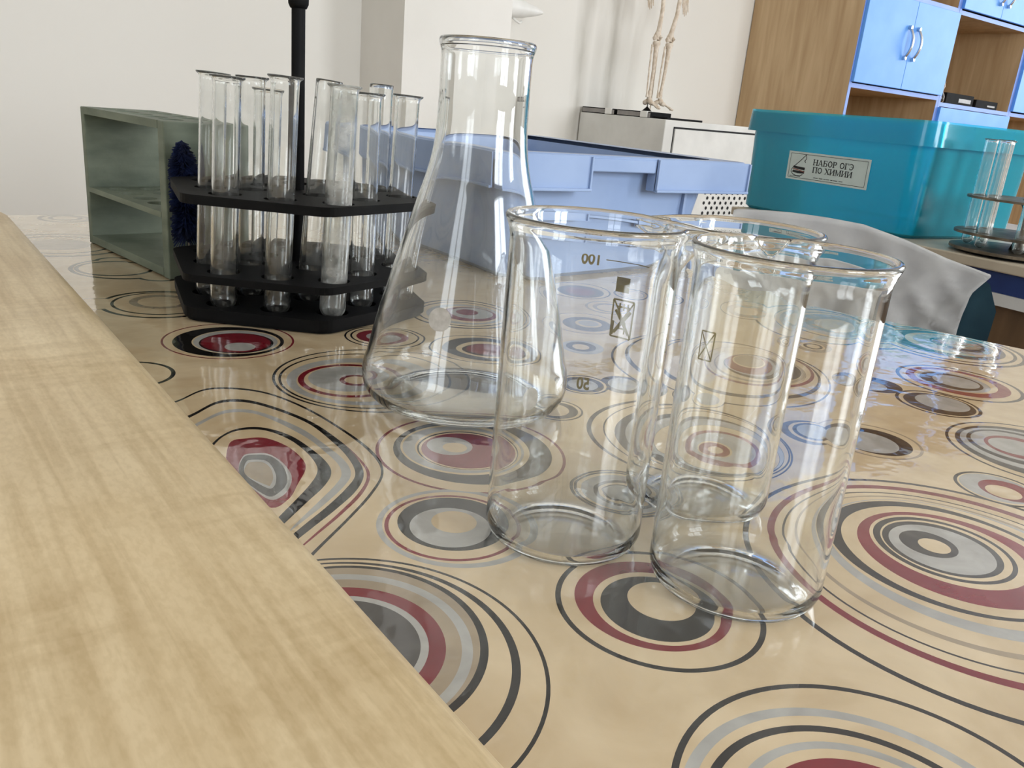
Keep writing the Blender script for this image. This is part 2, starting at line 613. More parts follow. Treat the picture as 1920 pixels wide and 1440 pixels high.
# ---------------------------------------------------------------- foreground wooden desk
d = empty('wooden_desk', (-0.25, 0.28, FLOOR), label='pale maple desk with a rounded edge filling the lower left corner', cat='desk')
bm = bmesh.new()
prof = []
X1, ZT, ZB, R = 0.0942, 0.012, -0.022, 0.012
prof = [(-0.62, ZT)]
for k in range(9):
    a = pi / 2 - k * pi / 8 * 0.95
    prof.append((X1 - R + R * cos(a), ZT - R + R * sin(a)))
prof += [(X1 - 0.001, ZB + 0.003), (X1 - 0.004, ZB), (-0.62, ZB)]
ys = (-0.30, 0.868)
rings = [[bm.verts.new((x, y, z)) for x, z in prof] for y in ys]
n = len(prof)
for k in range(n):
    bm.faces.new((rings[0][k], rings[0][(k + 1) % n], rings[1][(k + 1) % n], rings[1][k]))
bm.faces.new(rings[0][::-1])
bm.faces.new(rings[1])
o = obj('desktop', bm, M['maple'], smooth=True, angle=40)
o.parent = d
o.matrix_parent_inverse = Matrix.Translation(-d.location)
for y in (-0.27, 0.82):
    o = obj('side_panel', bx(-0.58, 0.05, y, y + 0.018, FLOOR, ZB), M['maple'], d)
    o.matrix_parent_inverse = Matrix.Translation(-d.location)
o = obj('modesty_panel', bx(-0.5, -0.48, -0.252, 0.82, FLOOR + 0.25, ZB), M['maple'], d)
o.matrix_parent_inverse = Matrix.Translation(-d.location)

# ---------------------------------------------------------------- clothed desk and cloth
d = empty('school_desk', (0.36, 0.4, FLOOR), label='desk under the circle-patterned tablecloth', cat='desk')


def part(name, bm, m, par, **k):
    """mesh written in world coordinates, parented to a thing that already has its place"""
    o = obj(name, bm, m, par, **k)
    o.matrix_parent_inverse = par.matrix_world.inverted() if par.parent is None and par.type != 'EMPTY' else Matrix.Translation(-par.location)
    return o


bm = bmesh.new()
poly_plate(bm, [(0.0975, -0.30), (0.735, -0.30), (0.668, 0.248), (0.625, 0.40), (0.628, 0.915), (0.0975, 0.915)], [], -0.0250, -0.0020)
part('desktop', bm, M['desk_edge'], d)
for x, y in ((0.14, -0.25), (0.14, 0.87), (0.58, 0.87), (0.66, -0.25)):
    part('leg', bx(x - .015, x + .015, y - .015, y + .015, FLOOR, -0.0252, 0.003), M['steel'], d)
part('frame', bx(0.14, 0.60, 0.855, 0.88, -0.06, -0.0252), M['steel'], d)

EDGE = [(0.0946, -0.32), (0.745, -0.32), (0.700, 0.10), (0.677, 0.248), (0.6505, 0.338), (0.632, 0.403), (0.632, 0.55), (0.640, 0.925), (0.0946, 0.925)]
bm = bmesh.new()
TH = 0.0014
# top sheet with a softly rolled-over right edge
vs = [bm.verts.new((x, y, 0)) for x, y in EDGE]
bm.faces.new(vs)
ring1, ring2, ring3 = [], [], []
for i, (x, y) in enumerate(EDGE):
    s = 1 if 1 <= i <= 7 else 0
    ring1.append(bm.verts.new((x + s * 0.0020, y, -0.0008)))
    ring2.append(bm.verts.new((x + s * 0.0035, y, -0.0030)))
    ring3.append(bm.verts.new((x + s * 0.0030, y, -0.0135 if s else -0.0018)))
for A, B in ((vs, ring1), (ring1, ring2), (ring2, ring3)):
    for i in range(len(A)):
        bm.faces.new((A[i], B[i], B[(i + 1) % len(A)], A[(i + 1) % len(A)]))


def clip(poly):
    """keep the print on the cloth: left of the slanted edge, right of the wooden desk"""
    def half(P, nx, ny, c):
        out = []
        for i in range(len(P)):
            a, b = P[i - 1], P[i]
            da, db = nx * a[0] + ny * a[1] - c, nx * b[0] + ny * b[1] - c
            if (da <= 0) != (db <= 0):
                t = da / (da - db)
                out.append((a[0] + (b[0] - a[0]) * t, a[1] + (b[1] - a[1]) * t))
            if db <= 0:
                out.append(b)
        return out
    P = half(poly, -1, 0, -0.0947)
    for (ax, ay), (bx_, by) in (((0.700, 0.10), (0.677, 0.248)), ((0.677, 0.248), (0.632, 0.403))):
        ex, ey = bx_ - ax, by - ay
        P = half(P, ey, -ex, ey * ax - ex * ay) if P else P
    return P


ORDER = ['C', 'K', 'R', 'G', 'D', 'T']
MOTIFS = [
 [('K',0.1759,0.1427,0.0318),('C',0.1759,0.1427,0.0301),('R',0.1749,0.1446,0.0239),('C',0.1745,0.1425,0.0193),('K',0.1744,0.1421,0.0172),('C',0.1782,0.1439,0.0105)],
 [('K',0.2880,0.0986,0.0797),('C',0.2880,0.0986,0.0776),('R',0.2904,0.1036,0.0680),('C',0.2899,0.1042,0.0644),('K',0.2894,0.1054,0.0602),('C',0.2894,0.1054,0.0593),('T',0.2908,0.1068,0.0548),('C',0.2908,0.1080,0.0527),('G',0.2948,0.1080,0.0485),('C',0.2964,0.1105,0.0451),('K',0.2955,0.1134,0.0418),('C',0.2960,0.1115,0.0387),('R',0.2968,0.1111,0.0338),('C',0.2984,0.1152,0.0268),('K',0.2980,0.1165,0.0242),('C',0.2982,0.1161,0.0221),('K',0.2975,0.1169,0.0204),('G',0.2971,0.1167,0.0181),('K',0.2960,0.1211,0.0101),('C',0.2965,0.1191,0.0056)],
 [('K',0.1582,0.0549,0.0485),('C',0.1582,0.0549,0.0468),('G',0.1520,0.0555,0.0419),('C',0.1520,0.0555,0.0389),('K',0.1506,0.0554,0.0363),('C',0.1506,0.0554,0.0341),('G',0.1520,0.0555,0.0299),('C',0.1520,0.0555,0.0275),('R',0.1520,0.0555,0.0244)],
 [('K',0.0801,0.1633,0.0543),('C',0.0801,0.1633,0.0532),('K',0.0818,0.1671,0.0476),('C',0.0810,0.1678,0.0463),('K',0.0853,0.1723,0.0392),('T',0.0850,0.1729,0.0375),('G',0.0840,0.1715,0.0356),('T',0.0840,0.1715,0.0326),('R',0.0840,0.1715,0.0283),('G',0.0840,0.1715,0.0237),('D',0.0840,0.1715,0.0215)],
 [('R',0.1887,0.2652,0.0402),('C',0.1887,0.2652,0.0388),('D',0.1899,0.2661,0.0335),('C',0.1875,0.2694,0.0268),('G',0.1866,0.2697,0.0249),('C',0.1879,0.2682,0.0216),('K',0.1871,0.2677,0.0203),('C',0.1870,0.2674,0.0196),('R',0.1870,0.2673,0.0186),('G',0.1834,0.2740,0.0098),('C',0.1844,0.2715,0.0052)],
 [('G',0.1483,0.2133,0.0281),('C',0.1481,0.2136,0.0257),('R',0.1466,0.2137,0.0236),('C',0.1466,0.2137,0.0222),('K',0.1478,0.2156,0.0193),('G',0.1454,0.2134,0.0141),('C',0.1485,0.2159,0.0080)],
 [('R',0.1503,0.4565,0.0359),('C',0.1503,0.4565,0.0347),('K',0.1498,0.4547,0.0300),('C',0.1533,0.4526,0.0239),('G',0.1530,0.4526,0.0227),('K',0.1525,0.4502,0.0200),('R',0.1524,0.4507,0.0188),('G',0.1516,0.4420,0.0082)],
 [('K',0.1953,0.3672,0.0506),('C',0.1953,0.3672,0.0492),('K',0.1913,0.3671,0.0439),('C',0.1913,0.3671,0.0426),('G',0.1879,0.3663,0.0371),('C',0.1860,0.3655,0.0308),('R',0.1830,0.3682,0.0263),('C',0.1830,0.3682,0.0233),('G',0.1828,0.3706,0.0201),('R',0.1855,0.3664,0.0087),('C',0.1854,0.3668,0.0060)],
 [('T',0.3877,0.4207,0.0294),('C',0.3877,0.4207,0.0279),('D',0.3878,0.4176,0.0200),('C',0.3901,0.4181,0.0110),('G',0.3906,0.4187,0.0084)],
 [('G',0.3451,0.3732,0.0155),('K',0.3449,0.3747,0.0110),('C',0.3443,0.3742,0.0062)],
 [('T',0.4418,0.4493,0.0216),('C',0.4418,0.4493,0.0193),('T',0.4417,0.4483,0.0153),('C',0.4407,0.4482,0.0108)],
 [('K',0.4556,0.5082,0.0317),('C',0.4556,0.5082,0.0302),('D',0.4548,0.5046,0.0231),('R',0.4545,0.5045,0.0145)],
 [('K',0.3180,0.4700,0.0408),('C',0.3180,0.4700,0.0388),('K',0.3180,0.4698,0.0346),('C',0.3180,0.4698,0.0331),('G',0.3178,0.4684,0.0286),('C',0.3193,0.4674,0.0237),('R',0.3218,0.4672,0.0204),('G',0.3247,0.4685,0.0160),('R',0.3229,0.4720,0.0084)],
 [('K',0.2799,0.3894,0.0334),('C',0.2799,0.3894,0.0322),('D',0.2817,0.3880,0.0275),('C',0.2817,0.3864,0.0196),('K',0.2810,0.3859,0.0156),('R',0.2822,0.3870,0.0135)],
 [('K',0.2374,0.4343,0.0239),('C',0.2374,0.4343,0.0227),('K',0.2376,0.4351,0.0202),('C',0.2376,0.4351,0.0190),('C',0.2365,0.4346,0.0174),('R',0.2357,0.4353,0.0147),('G',0.2358,0.4349,0.0091)],
 [('K',0.2960,0.3159,0.0161),('C',0.2960,0.3159,0.0147),('K',0.2956,0.3157,0.0132),('G',0.2954,0.3154,0.0094)],
 [('K',0.2556,0.2913,0.0146),('C',0.2556,0.2913,0.0135),('K',0.2554,0.2910,0.0118),('C',0.2541,0.2922,0.0087)],
 [('K',0.2919,0.2346,0.0483),('C',0.2920,0.2337,0.0465),('K',0.2946,0.2321,0.0433),('C',0.2946,0.2321,0.0424),('K',0.2931,0.2285,0.0383),('G',0.2952,0.2262,0.0350),('K',0.2939,0.2221,0.0305),('C',0.2939,0.2221,0.0303),('C',0.2948,0.2223,0.0292),('R',0.2952,0.2209,0.0233),('G',0.2967,0.2211,0.0192),('C',0.2913,0.2222,0.0100),('R',0.2910,0.2221,0.0089),('C',0.2914,0.2213,0.0043)],
 [('K',0.2210,0.2060,0.0211),('C',0.2210,0.2060,0.0198),('K',0.2208,0.2060,0.0193),('C',0.2208,0.2060,0.0181),('G',0.2209,0.2052,0.0169),('K',0.2211,0.2039,0.0129),('C',0.2209,0.2039,0.0108),('K',0.2206,0.2041,0.0090),('G',0.2206,0.2040,0.0082)],
 [('T',0.3767,0.1925,0.0234),('C',0.3767,0.1925,0.0220),('K',0.3763,0.1916,0.0180),('G',0.3729,0.1923,0.0142)],
 [('D',0.3583,0.2102,0.0173),('C',0.3604,0.2094,0.0147),('K',0.3607,0.2096,0.0125),('G',0.3611,0.2098,0.0102)],
 [('K',0.4448,0.1419,0.0433),('C',0.4448,0.1419,0.0418),('K',0.4435,0.1440,0.0363),('G',0.4428,0.1482,0.0299),('K',0.4434,0.1503,0.0253),('G',0.4434,0.1528,0.0211),('R',0.4428,0.1508,0.0166),('G',0.4415,0.1533,0.0119)],
 [('K',0.3774,0.1324,0.0179),('C',0.3774,0.1324,0.0164),('G',0.3774,0.1329,0.0152),('R',0.3787,0.1294,0.0113),('C',0.3757,0.1295,0.0072)],
 [('K',0.5290,0.2248,0.0366),('C',0.5290,0.2248,0.0343),('R',0.5297,0.2259,0.0300),('C',0.5305,0.2275,0.0239),('G',0.5278,0.2275,0.0210),('K',0.5269,0.2285,0.0183),('G',0.5294,0.2266,0.0136)],
 [('K',0.4716,0.2083,0.0228),('C',0.4716,0.2083,0.0209),('K',0.4717,0.2076,0.0191),('G',0.4754,0.2077,0.0145)],
 [('K',0.6201,0.2800,0.0537),('C',0.6201,0.2800,0.0506),('K',0.6213,0.2808,0.0475),('C',0.6213,0.2808,0.0452),('D',0.6234,0.2815,0.0401),('C',0.6277,0.2792,0.0319),('G',0.6303,0.2793,0.0274),('K',0.6338,0.2764,0.0199),('T',0.6367,0.2771,0.0149)],
 [('K',0.5800,0.3467,0.0607),('C',0.5800,0.3467,0.0576),('K',0.5904,0.3419,0.0459),('C',0.5904,0.3419,0.0443),('G',0.5906,0.3402,0.0392),('T',0.5917,0.3405,0.0300),('C',0.5921,0.3395,0.0230)],
 [('T',0.5114,0.3133,0.0166),('C',0.5113,0.3133,0.0106),('K',0.5113,0.3130,0.0081),('C',0.5113,0.3128,0.0055)],
 [('K',0.4026,0.3044,0.0682),('C',0.4026,0.3044,0.0664),('K',0.4085,0.3074,0.0596),('C',0.4108,0.3086,0.0567),('R',0.4234,0.3040,0.0431),('C',0.4244,0.3054,0.0411),('K',0.4215,0.3018,0.0363),('C',0.4215,0.3018,0.0361),('T',0.4233,0.3006,0.0338),('C',0.4244,0.3020,0.0319),('K',0.4269,0.2990,0.0277),('G',0.4267,0.3021,0.0244),('R',0.4258,0.3042,0.0218),('C',0.4305,0.3090,0.0148),('T',0.4312,0.3096,0.0134),('C',0.4425,0.3178,0.0010)],
 [('K',0.4680,0.2460,0.0160),('G',0.4630,0.2470,0.0107)],
 [('K',0.0884,0.4151,0.0204),('C',0.0884,0.4151,0.0184),('T',0.0776,0.4140,0.0073),('C',0.0776,0.4140,0.0071)],
 [('K',0.1417,0.6624,0.0376),('C',0.1417,0.6624,0.0345),('K',0.1351,0.6639,0.0272),('C',0.1351,0.6639,0.0241)],
 [('K',0.1375,0.5495,0.0363),('C',0.1375,0.5495,0.0335),('K',0.1389,0.5512,0.0302),('C',0.1389,0.5512,0.0283),('T',0.1390,0.5551,0.0187),('C',0.1389,0.5547,0.0137)],
 [('K',0.1582,0.6299,0.0164),('C',0.1582,0.6299,0.0136)],
 [('K',0.1404,0.6924,0.0135),('C',0.1404,0.6924,0.0104)],
 [('D',0.1416,0.9027,0.0231),('C',0.1416,0.9027,0.0191),('D',0.1431,0.9056,0.0149),('C',0.1431,0.9056,0.0109)],
 [('D',0.1161,0.7659,0.0521),('C',0.1161,0.7659,0.0481),('D',0.1151,0.7658,0.0398),('C',0.1151,0.7658,0.0368),('T',0.1149,0.7661,0.0235)],
 [('T',0.1001,0.5603,0.0155),('C',0.1001,0.5603,0.0139)],
 [('K',0.3200,0.3040,0.0155),('G',0.3210,0.3040,0.0110)],
 [('K',0.3404,0.2765,0.0149),('C',0.3404,0.2765,0.0138),('G',0.3409,0.2764,0.0103)],
 [('K',0.5010,0.4752,0.0213),('C',0.5010,0.4752,0.0190),('T',0.5009,0.4744,0.0147),('C',0.5009,0.4744,0.0131)],
 [('K',0.5517,0.4132,0.0352),('C',0.5517,0.4132,0.0333),('T',0.5484,0.4108,0.0247),('C',0.5475,0.4101,0.0148)],
]
BENT = [
 ('K',[(0.1008,0.3728),(0.1171,0.3821),(0.1361,0.3694),(0.1467,0.3411),(0.1512,0.3043),(0.1508,0.2788),(0.1451,0.2617),(0.1326,0.2473),(0.1171,0.2339),(0.1028,0.2225),(0.0926,0.2142),(0.0726,0.1982),(0.0673,0.2337),(0.0774,0.2985),(0.0853,0.3573)]),
 ('C',[(0.1002,0.3707),(0.1164,0.3799),(0.1353,0.3672),(0.1455,0.3394),(0.1498,0.3030),(0.1491,0.2778),(0.1442,0.2621),(0.1325,0.2488),(0.1170,0.2353),(0.1034,0.2245),(0.0936,0.2167),(0.0743,0.2014),(0.0679,0.2356),(0.0774,0.2985),(0.0849,0.3555)]),
 ('R',[(0.1014,0.3539),(0.1162,0.3632),(0.1284,0.3542),(0.1404,0.3263),(0.1439,0.2999),(0.1433,0.2782),(0.1400,0.2630),(0.1302,0.2499),(0.1162,0.2383),(0.1041,0.2298),(0.0951,0.2235),(0.0772,0.2108),(0.0693,0.2401),(0.0774,0.2985),(0.0872,0.3394)]),
 ('C',[(0.1008,0.3520),(0.1155,0.3612),(0.1277,0.3523),(0.1396,0.3245),(0.1432,0.2983),(0.1422,0.2776),(0.1389,0.2636),(0.1301,0.2519),(0.1162,0.2401),(0.1040,0.2310),(0.0951,0.2243),(0.0772,0.2110),(0.0696,0.2411),(0.0774,0.2985),(0.0867,0.3376)]),
 ('K',[(0.1020,0.3544),(0.1164,0.3639),(0.1292,0.3562),(0.1409,0.3275),(0.1439,0.2999),(0.1423,0.2787),(0.1378,0.2641),(0.1291,0.2529),(0.1163,0.2428),(0.1043,0.2346),(0.0954,0.2285),(0.0776,0.2163),(0.0705,0.2440),(0.0774,0.2985),(0.0881,0.3396)]),
 ('C',[(0.1016,0.3517),(0.1153,0.3606),(0.1279,0.3529),(0.1392,0.3247),(0.1406,0.2976),(0.1390,0.2791),(0.1349,0.2655),(0.1269,0.2565),(0.1150,0.2466),(0.1042,0.2388),(0.0962,0.2330),(0.0799,0.2213),(0.0715,0.2474),(0.0774,0.2985),(0.0882,0.3372)]),
 ('G',[(0.1024,0.3443),(0.1150,0.3510),(0.1257,0.3434),(0.1346,0.3185),(0.1368,0.2944),(0.1368,0.2779),(0.1334,0.2662),(0.1259,0.2575),(0.1135,0.2474),(0.1043,0.2409),(0.0974,0.2360),(0.0832,0.2260),(0.0721,0.2492),(0.0774,0.2985),(0.0895,0.3310)]),
 ('C',[(0.1018,0.3412),(0.1137,0.3472),(0.1243,0.3397),(0.1315,0.3145),(0.1333,0.2935),(0.1333,0.2784),(0.1302,0.2678),(0.1241,0.2604),(0.1135,0.2510),(0.1049,0.2436),(0.0985,0.2381),(0.0852,0.2266),(0.0728,0.2516),(0.0774,0.2985),(0.0895,0.3282)]),
 ('C',[(0.1016,0.3346),(0.1135,0.3395),(0.1251,0.3323),(0.1322,0.3110),(0.1335,0.2887),(0.1313,0.2726),(0.1245,0.2627),(0.1122,0.2517),(0.1050,0.2453),(0.0996,0.2405),(0.0883,0.2304),(0.0732,0.2530),(0.0774,0.2985),(0.0891,0.3224)]),
 ('K',[(0.1024,0.3232),(0.1118,0.3280),(0.1210,0.3245),(0.1277,0.3117),(0.1300,0.2933),(0.1297,0.2789),(0.1267,0.2695),(0.1198,0.2610),(0.1108,0.2533),(0.1022,0.2459),(0.0957,0.2403),(0.0823,0.2289),(0.0730,0.2523),(0.0774,0.2985),(0.0918,0.3113)]),
 ('C',[(0.1022,0.3214),(0.1110,0.3257),(0.1200,0.3217),(0.1254,0.3089),(0.1267,0.2942),(0.1255,0.2810),(0.1223,0.2727),(0.1157,0.2645),(0.1072,0.2561),(0.1008,0.2501),(0.0960,0.2456),(0.0858,0.2361),(0.0739,0.2552),(0.0774,0.2985),(0.0921,0.3096)]),
 ('R',[(0.1025,0.3138),(0.1110,0.3161),(0.1178,0.3130),(0.1223,0.3011),(0.1226,0.2868),(0.1200,0.2781),(0.1131,0.2683),(0.1044,0.2570),(0.0959,0.2553),(0.0931,0.2857)]),
 ('G',[(0.1030,0.2995),(0.1086,0.3003),(0.1129,0.2971),(0.1145,0.2873),(0.1133,0.2759),(0.1096,0.2675),(0.1038,0.2606),(0.0981,0.2611),(0.0965,0.2840)]),
 ('D',[(0.1030,0.2984),(0.1081,0.2988),(0.1123,0.2957),(0.1136,0.2877),(0.1124,0.2790),(0.1093,0.2701),(0.1043,0.2642),(0.0988,0.2631),(0.0965,0.2840)]),
 ('G',[(0.1025,0.2941),(0.1065,0.2944),(0.1096,0.2913),(0.1094,0.2842),(0.1075,0.2761),(0.1040,0.2692),(0.1012,0.2691),(0.0983,0.2832)]),
 ('T',[(0.1022,0.2920),(0.1058,0.2925),(0.1083,0.2897),(0.1084,0.2837),(0.1065,0.2766),(0.1036,0.2714),(0.1020,0.2712),(0.0983,0.2832)]),
]
lvl0 = 0
for mi, mot in enumerate(MOTIFS + [[('K', .44, .02, .045), ('C', .44, .02, .043), ('R', .44, .02, .035), ('C', .44, .02, .028), ('G', .44, .02, .02)],
                                   [('K', .60, .10, .06), ('C', .60, .10, .058), ('G', .60, .10, .05), ('C', .60, .10, .045), ('R', .60, .10, .03), ('C', .6, .1, .018)]]):
    for k, (c, x, y, r) in enumerate(mot):
        P = clip(circ(x, y, r, 96 if r > 0.02 else 56))
        if len(P) > 2:
            f = bm.faces.new([bm.verts.new((px, py, 0.000006 * (k + 1) + 0.0000015 * (mi % 4))) for px, py in P])
            f.material_index = ORDER.index(c)


def spline(P, sub=6):
    out = []
    n = len(P)
    for i in range(n):
        p0, p1, p2, p3 = (Vector(P[(i + j - 1) % n]) for j in range(4))
        for s in range(sub):
            t = s / sub
            out.append(tuple(0.5 * ((2 * p1) + (-p0 + p2) * t + (2 * p0 - 5 * p1 + 4 * p2 - p3) * t * t + (-p0 + 3 * p1 - 3 * p2 + p3) * t ** 3)))
    return out


for k, (c, pts) in enumerate(BENT):
    P = clip(spline(pts))
    f = bm.faces.new([bm.verts.new((px, py, 0.000006 * (k + 1))) for px, py in P])
    f.material_index = ORDER.index(c)
for f in bm.faces:
    f.normal_update()
me = bpy.data.meshes.new('tablecloth')
bmesh.ops.triangulate(bm, faces=[f for f in bm.faces if len(f.verts) > 4])
for f in bm.faces:
    f.normal_update()
    if f.normal.z < -0.3:
        f.normal_flip()
bm.to_mesh(me)
bm.free()
cloth = bpy.data.objects.new('tablecloth', me)
C.objects.link(cloth)
for k in ORDER:
    me.materials.append(V[k])
tag(cloth, 'glossy beige vinyl tablecloth printed with black, red and grey circles', 'tablecloth')

# ---------------------------------------------------------------- glassware


def beaker(x, y, spout, label, r=0.0268, h=0.1085, flare=1.0):
    t = 0.00115
    th = empty('glass_beaker', (x, y, 0.0003), label=label, cat='beaker', group='empty glass beakers in the foreground')
    out = [(0.0, 0.0006), (r - 0.0075, 0.0004), (r - 0.0055, 0.0), (r - 0.003, 0.0006), (r - 0.0010, 0.0024), (r, 0.0055)]
    ZS = [0.0070, 0.0085, 0.0100, 0.0120] + [0.0120 + (h - 0.030 - 0.0120) * k / 8 for k in range(1, 9)] + [h - 0.030 + 0.0012 * k for k in range(1, 20)]
    out += [(r, z) for z in ZS]
    out += [(r + 0.0001, h - 0.0060), (r + 0.0005, h - 0.0042), (r + 0.0011, h - 0.0024), (r + 0.0017, h - 0.0010), (r + 0.0019, h - 0.0001), (r + 0.0014, h + 0.0006), (r + 0.0006, h + 0.0007),
            (r - 0.0001, h + 0.0001)]
    inn = [(r - 0.0004, h - 0.0018), (r - t + 0.0004, h - 0.0038), (r - t + 0.0001, h - 0.0058)]
    inn += [(r - t, z) for z in ZS[::-1] if z > 0.0080]
    inn += [(r - t - 0.0003, 0.0062), (r - t - 0.0012, 0.0040), (r - t - 0.003, 0.0026), (r - t - 0.006, 0.0020), (0.010, 0.0020), (0.0, 0.0021)]

    def warp(q, z, a, i):
        k = max(0.0, (z - (h - 0.020)) / 0.020)
        k = min(k, 1.0) ** 1.7
        d = (a - spout + pi) % (2 * pi) - pi
        b = math.exp(-(abs(d) / 0.20) ** 1.4)
        s = -0.10 * math.exp(-((abs(d) - 0.48) / 0.16) ** 2)
        q2 = q + (0.0150 * b + 0.014 * s) * k
        return q2, z - 0.0030 * b * k
    bm = bmesh.new()
    lathe(bm, out + inn, 128, warp=warp)
    obj('body', bm, M['glass'], th, smooth=True)
    return th


def on_cylinder(bm, cx, cy, r, az, z, thick=0.00012, sx=1.0, sz=1.0):
    """bend flat lettering (xy plane) round a standing cylinder, reading from outside"""
    for v in bm.verts:
        a = az + v.co.x * sx / r
        rr = r + thick * (1 if v.co.z >= 0 else 0)
        v.co = Vector((cx + rr * cos(a), cy + rr * sin(a), z + v.co.y * sz))


b1 = beaker(0.1778, 0.1920, radians(-28), 'empty glass beaker with mirrored 100 and 50 marks, left of the three')
b2 = beaker(0.2070, 0.1405, radians(46), 'clear glass beaker nearest the camera, right of the three', r=0.0272, h=0.1075)
b3 = beaker(0.2445, 0.1885, radians(105), 'clear glass beaker standing behind the other two', r=0.0265, h=0.1060)

# printed marks of the left beaker, on its far side
RB = 0.0268 + 0.00022


def mark(name, bm, az, z, parent, **k):
    on_cylinder(bm, 0, 0, RB, radians(az), z, 0.0001, **k)
    return obj(name, bm, M['print'], parent)


mark('volume_mark', text_mesh('100', 0.0062, 0.00020), 48.5, 0.0921, b1, sx=0.78)
mark('volume_mark', text_mesh('50', 0.0062, 0.00020), 43.8, 0.0465, b1, sx=0.78)
for az0, az1, z in ((1, 37.5, 0.0925), (14, 36, 0.0845)):
    bm = bmesh.new()
    L = radians(az1 - az0) * RB
    if z > 0.09:
        nseg = 14
        for k in range(nseg):
            box(bm, -L / 2 + L * k / nseg, -L / 2 + L * (k + 1) / nseg, -0.00018, 0.00018, 0, 0.0001)
        mark('graduation_line', bm, (az0 + az1) / 2, z, b1)
bm = bmesh.new()
for k in range(6):
    box(bm, -0.0026 + 0.00087 * k, -0.0026 + 0.00087 * (k + 1), -0.0026, 0.0026, 0, 0.0001)
mark('printed_patch', bm, 22, 0.0846, b1)


def strokes(bm, segs, w=0.00028):
    for a, b in segs:
        a, b = Vector(a), Vector(b)
        d = (b - a)
        nn = max(1, int(d.length / 0.0012))
        p = Vector((-d.y, d.x)).normalized() * w
        for i in range(nn):
            q0, q1 = a + d * i / nn, a + d * (i + 1) / nn
            vv = [bm.verts.new((q.x, q.y, 0)) for q in (q0 - p, q1 - p, q1 + p, q0 + p)]
            bm.faces.new(vv)


bm = bmesh.new()
s = 0.0010
strokes(bm, [((-.0042, .0066), (.0042, .0066)), ((-.0042, .0066), (-.0040, -.0066)), ((.0042, .0066), (.0040, -.0066)), ((-.0040, -.0066), (.0040, -.0066)),
             ((-.0040, .0064), (.0040, -.0064)), ((.0040, .0064), (-.0040, -.0064)), ((-.0012, -.001), (-.0012, -.0052)), ((-.0012, -.001), (.0012, -.0018)),
             ((.0012, -.0018), (.0012, -.0034)), ((.0012, -.0034), (-.0012, -.0034)), ((-.0028, .0042), (.0028, .0042)), ((-.0016, .0055), (-.0016, .003)),
             ((0, .0055), (0, .003)), ((.0016, .0055), (.0016, .003))], 0.0003)
strokes(bm, [((-.0030, .0030), (.0030, -.0052)), ((.0030, .0030), (-.0030, -.0052)), ((.0036, -.0010), (.0036, -.0060))], 0.00055)
mark('maker_mark', bm, 19, 0.0727, b1)
# faint mark of the rear beaker
bm = bmesh.new()
strokes(bm, [((-.003, .005), (.003, .005)), ((-.003, .005), (-.0028, -.005)), ((.003, .005), (.0028, -.005)), ((-.0028, -.005), (.0028, -.005)), ((-.003, .005), (.003, -.005)), ((.003, .005), (-.003, -.005))], 0.00025)
on_cylinder(bm, 0, 0, 0.0265 + 0.00022, radians(-158), 0.068, 0.0001)
obj('maker_mark', bm, M['print'], b3)

# conical flask
fl = empty('conical_flask', (0.2225, 0.3235, 0.0003), label='tall clear conical flask standing in the middle of the cloth', cat='flask')
outp = [(0.0, 0.0016), (0.030, 0.0012), (0.038, 0.0), (0.0425, 0.0006), (0.0465, 0.0030), (0.0492, 0.0070), (0.0502, 0.0120), (0.0496, 0.0180), (0.0478, 0.0240), (0.0445, 0.0385),
        (0.0405, 0.0530), (0.0368, 0.0660), (0.0328, 0.0790), (0.0292, 0.0910), (0.0262, 0.1010), (0.0238, 0.1090), (0.0218, 0.1180), (0.0207, 0.1270), (0.0203, 0.1370), (0.0202, 0.1480),
        (0.0202, 0.1570), (0.0203, 0.1600), (0.0208, 0.1618), (0.0214, 0.1636), (0.0212, 0.1652), (0.0204, 0.1658), (0.0196, 0.1652)]
inp = [(0.0190, 0.1630), (0.0188, 0.1600), (0.0188, 0.1370), (0.0192, 0.1270), (0.0203, 0.1180), (0.0223, 0.1090), (0.0247, 0.1010), (0.0277, 0.0910), (0.0313, 0.0790), (0.0353, 0.0660),
       (0.0390, 0.0530), (0.0430, 0.0385), (0.0463, 0.0240), (0.0481, 0.0180), (0.0486, 0.0120), (0.0476, 0.0080), (0.0450, 0.0050), (0.0415, 0.0035), (0.036, 0.0028), (0.020, 0.0032), (0.0, 0.0034)]


def dense(P, sub=4):
    """smooth a turned profile so that both faces of the wall stay parallel"""
    out = []
    for i in range(len(P) - 1):
        p0, p1, p2, p3 = (Vector(P[max(0, min(len(P) - 1, i + j - 1))]) for j in range(4))
        for k in range(sub):
            t = k / sub
            q = 0.5 * ((2 * p1) + (-p0 + p2) * t + (2 * p0 - 5 * p1 + 4 * p2 - p3) * t * t + (-p0 + 3 * p1 - 3 * p2 + p3) * t ** 3)
            out.append((max(q.x, 0.0), q.y))
    return out + [P[-1]]


bm = bmesh.new()
lathe(bm, dense(outp + inp), 128)
obj('body', bm, M['glass'], fl, smooth=True)


def cone_patch(az, z0, rad, r_at, slope):
    """a round patch lying on the cone"""
    bm = bmesh.new()
    rings = []
    c = None
    for i in range(5):
        q = rad * i / 4
        row = []
        for k in range(24):
            a = 2 * pi * k / 24
            u, v = q * cos(a), q * sin(a)
            zz = z0 + v * cos(slope)
            rr = r_at - v * sin(slope) + 0.0002
            row.append(bm.verts.new((rr * cos(az + u / rr), rr * sin(az + u / rr), zz)))
            if i == 0:
                break
        rings.append(row)
    for k in range(24):
        bm.faces.new((rings[0][0], rings[1][k], rings[1][(k + 1) % 24]))
        for i in range(1, 4):
            bm.faces.new((rings[i][k], rings[i + 1][k], rings[i + 1][(k + 1) % 24], rings[i][(k + 1) % 24]))
    return bm


